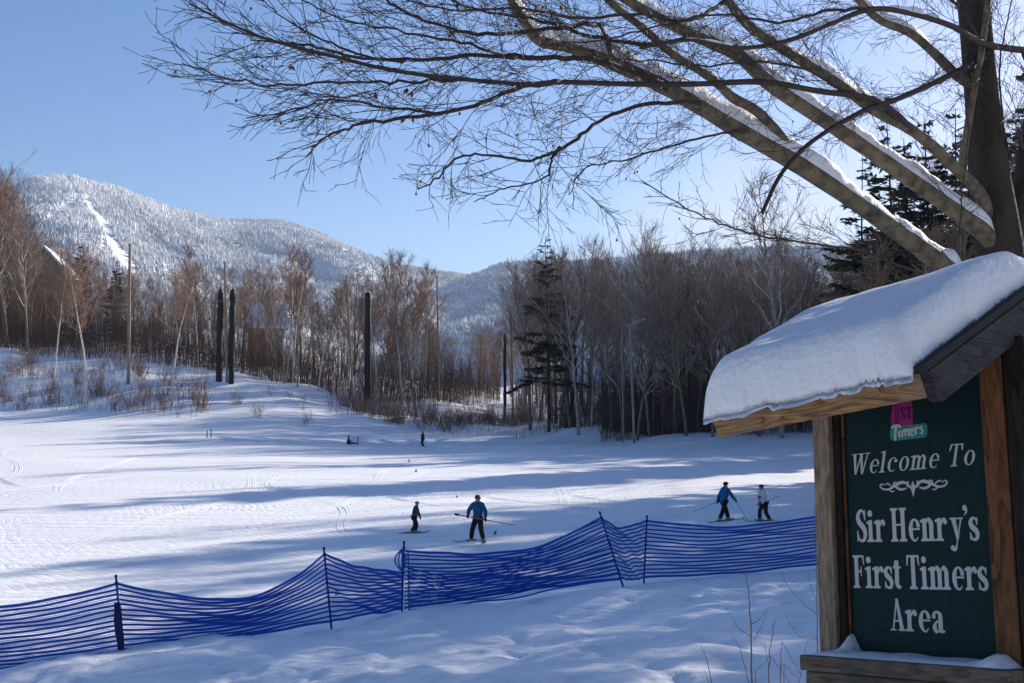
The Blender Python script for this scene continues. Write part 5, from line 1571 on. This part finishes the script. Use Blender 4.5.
def ski(info, i, yaw, label, L=1.55, m='skid', board=False):
    a = info['an'][i]; p = info['loc']((a[0], a[1] + .02, 0)); p[2] = G(p[0], p[1]) + .012
    e = empty('ski', p, label, 'ski', 'skis under the skiers', info['rz'] + yaw)
    mb = MB(); t = np.linspace(-.46, .54, 15) * L
    w = (.048 + .012 * np.abs(np.linspace(-1, 1, 15)) ** 2) * (1 if L > 1.3 else .85); w[-1] = .012; w[-2] = .042
    z = np.where(t > .44 * L, (t - .44 * L) ** 1.4 * 1.6, 0)
    V = np.stack([np.column_stack([-w, t, z]), np.column_stack([w, t, z]), np.column_stack([w, t, z + .014]), np.column_stack([-w, t, z + .014])], 1)
    n_ = len(t); ii = np.arange(n_ - 1)[:, None] * 4; j = np.arange(4)[None]
    mb.add(V.reshape(-1, 3), np.vstack([np.stack([ii + j, ii + (j + 1) % 4, ii + 4 + (j + 1) % 4, ii + 4 + j], -1).reshape(-1, 4), [[0, 3, 2, 1]], [[4 * n_ - 4, 4 * n_ - 3, 4 * n_ - 2, 4 * n_ - 1]]]))
    mb.build('blade', M[m], e)
    mb = MB(); mb.bbox((-.035, .08, .0145), (.035, .19, .05), .008); mb.bbox((-.035, -.2, .0145), (.035, -.09, .06), .008); mb.build('binding', M['boot'], e)


def shaft(A, B, label, m='stick', r=.011, name='ski_pole', basket=True):
    e = empty(name, A, label, 'ski pole' if name == 'ski_pole' else 'pole')
    d = np.array(B) - np.array(A); u = unit(d)
    mb = MB(); mb.tube([d * 0, d * .5, d], [r, r, r * .7], 6); mb.build('shaft', M[m], e, True)
    mb = MB(); mb.tube([-u * .10, -u * .05, u * .08], [r * 1.6, r * 2.0, r * 1.7], 7); mb.build('grip', M['black'], e, True)
    if basket:
        mb = MB(); mb.tube([d - u * .09, d - u * .075, d - u * .07], [.012, .05, .012], 10); mb.build('basket', M['black'], e, True)


e, I = person(414, 533, 1.28, R(-72), 'child skier in grey jacket and bright green helmet sliding towards the right', [(-.10, .07, 0), (.10, -.11, 0)], [(-.20, .10, .46), (.20, .16, .46)], (0, .2), dict(jacket='charcoal', trousers='black', boot='boot', glove='black', hat='green'), head_pitch=-.25, goggles='black', hood=False)
ski(I, 0, R(3), 'far ski under the child with the green helmet', 1.15); ski(I, 1, R(-6), 'near ski under the child with the green helmet', 1.15)
e, I = person(478, 541, 1.74, R(165), 'skier in teal blue jacket and dark helmet holding a long red pole across the waist', [(.15, .02, 0), (-.13, .02, 0)][::-1], [(-.20, .10, .51), (.20, .10, .565)], (0, .06), dict(jacket='tealjacket', trousers='black', boot='boot', glove='black', hat='helmet'), head_yaw=R(-32), head_pitch=-.1, goggles='violet', hood=True)
ski(I, 0, R(22), 'right hand ski of the skier holding the red pole', 1.5, 'skid'); ski(I, 1, R(-42), 'left hand ski of the skier holding the red pole', 1.5, 'skired')
hA = I['loc'](I['hand'][1]); hB = I['loc'](I['hand'][0])
u_ = unit(hB - hA); shaft(hA - u_ * .42, hB + u_ * 1.15, 'long red pole held level by the skier in the teal jacket', 'redpole', .022, 'slalom_pole', False)
# lapel tag on the jacket
mb = MB(); mb.bbox((-.09, .155, 1.16), (-.03, .172, 1.27), .004); mb.build('ticket', M['teal'], e)
e, I = person(724, 521, 1.76, R(-62), 'skier in bright blue jacket and dark cap reaching a pole to the right', [(-.07, .20, 0), (.07, -.20, 0)], [(-.20, -.06, .46), (.15, .26, .52)], (0, .14), dict(jacket='bluejacket', trousers='black', boot='boot', glove='black', hat='black'), hat='cap', hood=True, head_pitch=-.1)
ski(I, 0, R(-3), 'far ski of the skier in the bright blue jacket', 1.6); ski(I, 1, R(8), 'near ski of the skier in the bright blue jacket', 1.6)
h = I['loc'](I['hand'][1]); t = h + np.array([.52, .0, 0]); t[2] = G(t[0], t[1]); shaft(h, t, 'ski pole slanting down in front of the blue jacket skier')
h = I['loc'](I['hand'][0]); shaft(h, h + np.array([-1.05, .2, -.42]), 'ski pole trailing behind the blue jacket skier')
e, I = person(765, 521, 1.62, R(112), 'skier in white jacket with long dark hair bending towards the blue skier', [(-.08, -.10, 0), (.10, .10, 0)], [(-.17, .26, .66), (.19, .06, .46)], (0, .24), dict(jacket='white', trousers='black', boot='boot', glove='redg', hat='black'), longhair=True, hood=False, head_pitch=-.3, goggles='violet')
ski(I, 0, R(5), 'near ski of the skier in the white jacket', 1.5); ski(I, 1, R(-3), 'far ski of the skier in the white jacket', 1.5)
h = I['loc'](I['hand'][0]); t = h + np.array([.12, -.05, 0]); t[2] = G(t[0], t[1]); shaft(h, t, 'upright ski pole in front of the white jacket skier')
h = I['loc'](I['hand'][1]); shaft(h, h + np.array([.95, .1, .36]), 'ski pole sticking out behind the white jacket skier')
e, I = person(423, 446.5, 1.78, R(60), 'distant standing person all in black near the far shrubs', [(-.05, .0, 0), (.05, .0, 0)], [(-.13, .05, .42), (.13, .06, .42)], (0, .05), dict(jacket='black', trousers='black', boot='black', glove='black', hat='black'))
ski(I, 0, R(4), 'left ski of the distant black dressed person', 1.5); ski(I, 1, R(-4), 'right ski of the distant black dressed person', 1.5)
e, I = person(349, 444.5, 1.72, R(-82), 'distant person in dark clothes sitting on the snow with legs stretched out', [(-.06, .52, .03), (.06, .50, .03)], [(-.18, .16, .20), (.18, -.14, .06)], (0, -.12), dict(jacket='black', trousers='black', boot='black', glove='black', hat='black'), seated=True, pelvis=(0, 0, .075))
p = I['loc']((.0, .58, 0)); p[2] = G(p[0], p[1])
e = empty('ski', p, 'red ski standing upright at the feet of the sitting person', 'ski', 'skis under the skiers')
mb = MB(); mb.tube([[0, 0, -.1], [0, 0, .9], [.03, 0, 1.1]], [.07, .065, .03], 6); mb.build('blade', M['skired'], e, True); mb = MB(); mb.bbox((-.08, -.09, .4), (.08, -.07, .62), .01); mb.build('binding', M['boot'], e)

# ------------------------------------------------------------------ air, sky, sun
SUN_AZ, SUN_EL = R(45), R(21.5)
hz = bpy.data.materials.new('haze'); hz.use_nodes = True
nt = hz.node_tree; nt.nodes.clear()
out = nt.nodes.new('ShaderNodeOutputMaterial'); pv = nt.nodes.new('ShaderNodeVolumePrincipled')
pv.inputs['Color'].default_value = (.62, .80, 1, 1); pv.inputs['Density'].default_value = .00006; pv.inputs['Anisotropy'].default_value = .2
nt.links.new(pv.outputs[0], out.inputs['Volume'])
mb = MB(); mb.box((-4500, -420, -60), (4500, 5200, 900))
hb = mb.build('haze', hz); tag(hb, 'thin bluish winter haze filling the valley air', 'haze', kind='stuff')

w = bpy.data.worlds.new('World'); sc.world = w; w.use_nodes = True
nt = w.node_tree; bg = nt.nodes['Background']
sky = nt.nodes.new('ShaderNodeTexSky'); sky.sky_type = 'NISHITA'; sky.sun_disc = False
sky.sun_elevation = SUN_EL; sky.sun_rotation = SUN_AZ
sky.air_density = 1.0; sky.dust_density = .75; sky.ozone_density = 3.0; sky.altitude = 200
bg.inputs['Strength'].default_value = .07
tc = nt.nodes.new('ShaderNodeTexCoord'); mp = nt.nodes.new('ShaderNodeMapping'); mp.inputs['Scale'].default_value = (1, 1, 2.2)
nt.links.new(tc.outputs['Generated'], mp.inputs[0])
cn = nt.nodes.new('ShaderNodeTexNoise'); cn.inputs['Scale'].default_value = 7.5; cn.inputs['Detail'].default_value = 7; cn.inputs['Roughness'].default_value = .55; cn.inputs['Distortion'].default_value = .4
nt.links.new(mp.outputs[0], cn.inputs['Vector'])
cr_ = nt.nodes.new('ShaderNodeMapRange'); cr_.inputs[1].default_value = .36; cr_.inputs[2].default_value = .66; nt.links.new(cn.outputs[0], cr_.inputs[0])
sep = nt.nodes.new('ShaderNodeSeparateXYZ'); nt.links.new(tc.outputs['Generated'], sep.inputs[0])
lowm = nt.nodes.new('ShaderNodeMapRange'); lowm.interpolation_type = 'SMOOTHSTEP'; lowm.inputs[1].default_value = .30; lowm.inputs[2].default_value = .10; nt.links.new(sep.outputs['Z'], lowm.inputs[0])
rgt = nt.nodes.new('ShaderNodeMapRange'); rgt.interpolation_type = 'SMOOTHSTEP'; rgt.inputs[1].default_value = .0; rgt.inputs[2].default_value = .16; nt.links.new(sep.outputs['X'], rgt.inputs[0])
m1 = nt.nodes.new('ShaderNodeMath'); m1.operation = 'MULTIPLY'; nt.links.new(cr_.outputs[0], m1.inputs[0]); nt.links.new(lowm.outputs[0], m1.inputs[1])
m2_ = nt.nodes.new('ShaderNodeMath'); m2_.operation = 'MULTIPLY'; nt.links.new(m1.outputs[0], m2_.inputs[0]); nt.links.new(rgt.outputs[0], m2_.inputs[1])
mxs = nt.nodes.new('ShaderNodeMix'); mxs.data_type = 'RGBA'; mxs.inputs[7].default_value = (5.6, 5.6, 5.9, 1)
nt.links.new(m2_.outputs[0], mxs.inputs[0]); hs = nt.nodes.new('ShaderNodeHueSaturation'); hs.inputs['Saturation'].default_value = 1.2; nt.links.new(sky.outputs[0], hs.inputs['Color']); tn = nt.nodes.new('ShaderNodeMix'); tn.data_type = 'RGBA'; tn.blend_type = 'MULTIPLY'; tn.inputs[0].default_value = 1; tn.inputs[7].default_value = (1.02, .92, 1.03, 1); nt.links.new(hs.outputs[0], tn.inputs[6]); nt.links.new(tn.outputs[2], mxs.inputs[6]); nt.links.new(mxs.outputs[2], bg.inputs['Color'])
ld = bpy.data.lights.new('sun', 'SUN'); ld.energy = 4.3; ld.angle = R(.53); ld.color = (1, .90, .76)
lo = bpy.data.objects.new('sun', ld); COL.objects.link(lo)
sdir = Vector((math.sin(SUN_AZ) * math.cos(SUN_EL), math.cos(SUN_AZ) * math.cos(SUN_EL), math.sin(SUN_EL)))
lo.rotation_euler = sdir.to_track_quat('Z', 'Y').to_euler()
sc.view_settings.view_transform = 'Standard'; sc.view_settings.look = 'None'
sc.view_settings.exposure = 1.07; sc.view_settings.gamma = 1
sc.cycles.volume_bounces = 0
sc.cycles.max_bounces = 5; sc.cycles.diffuse_bounces = 3
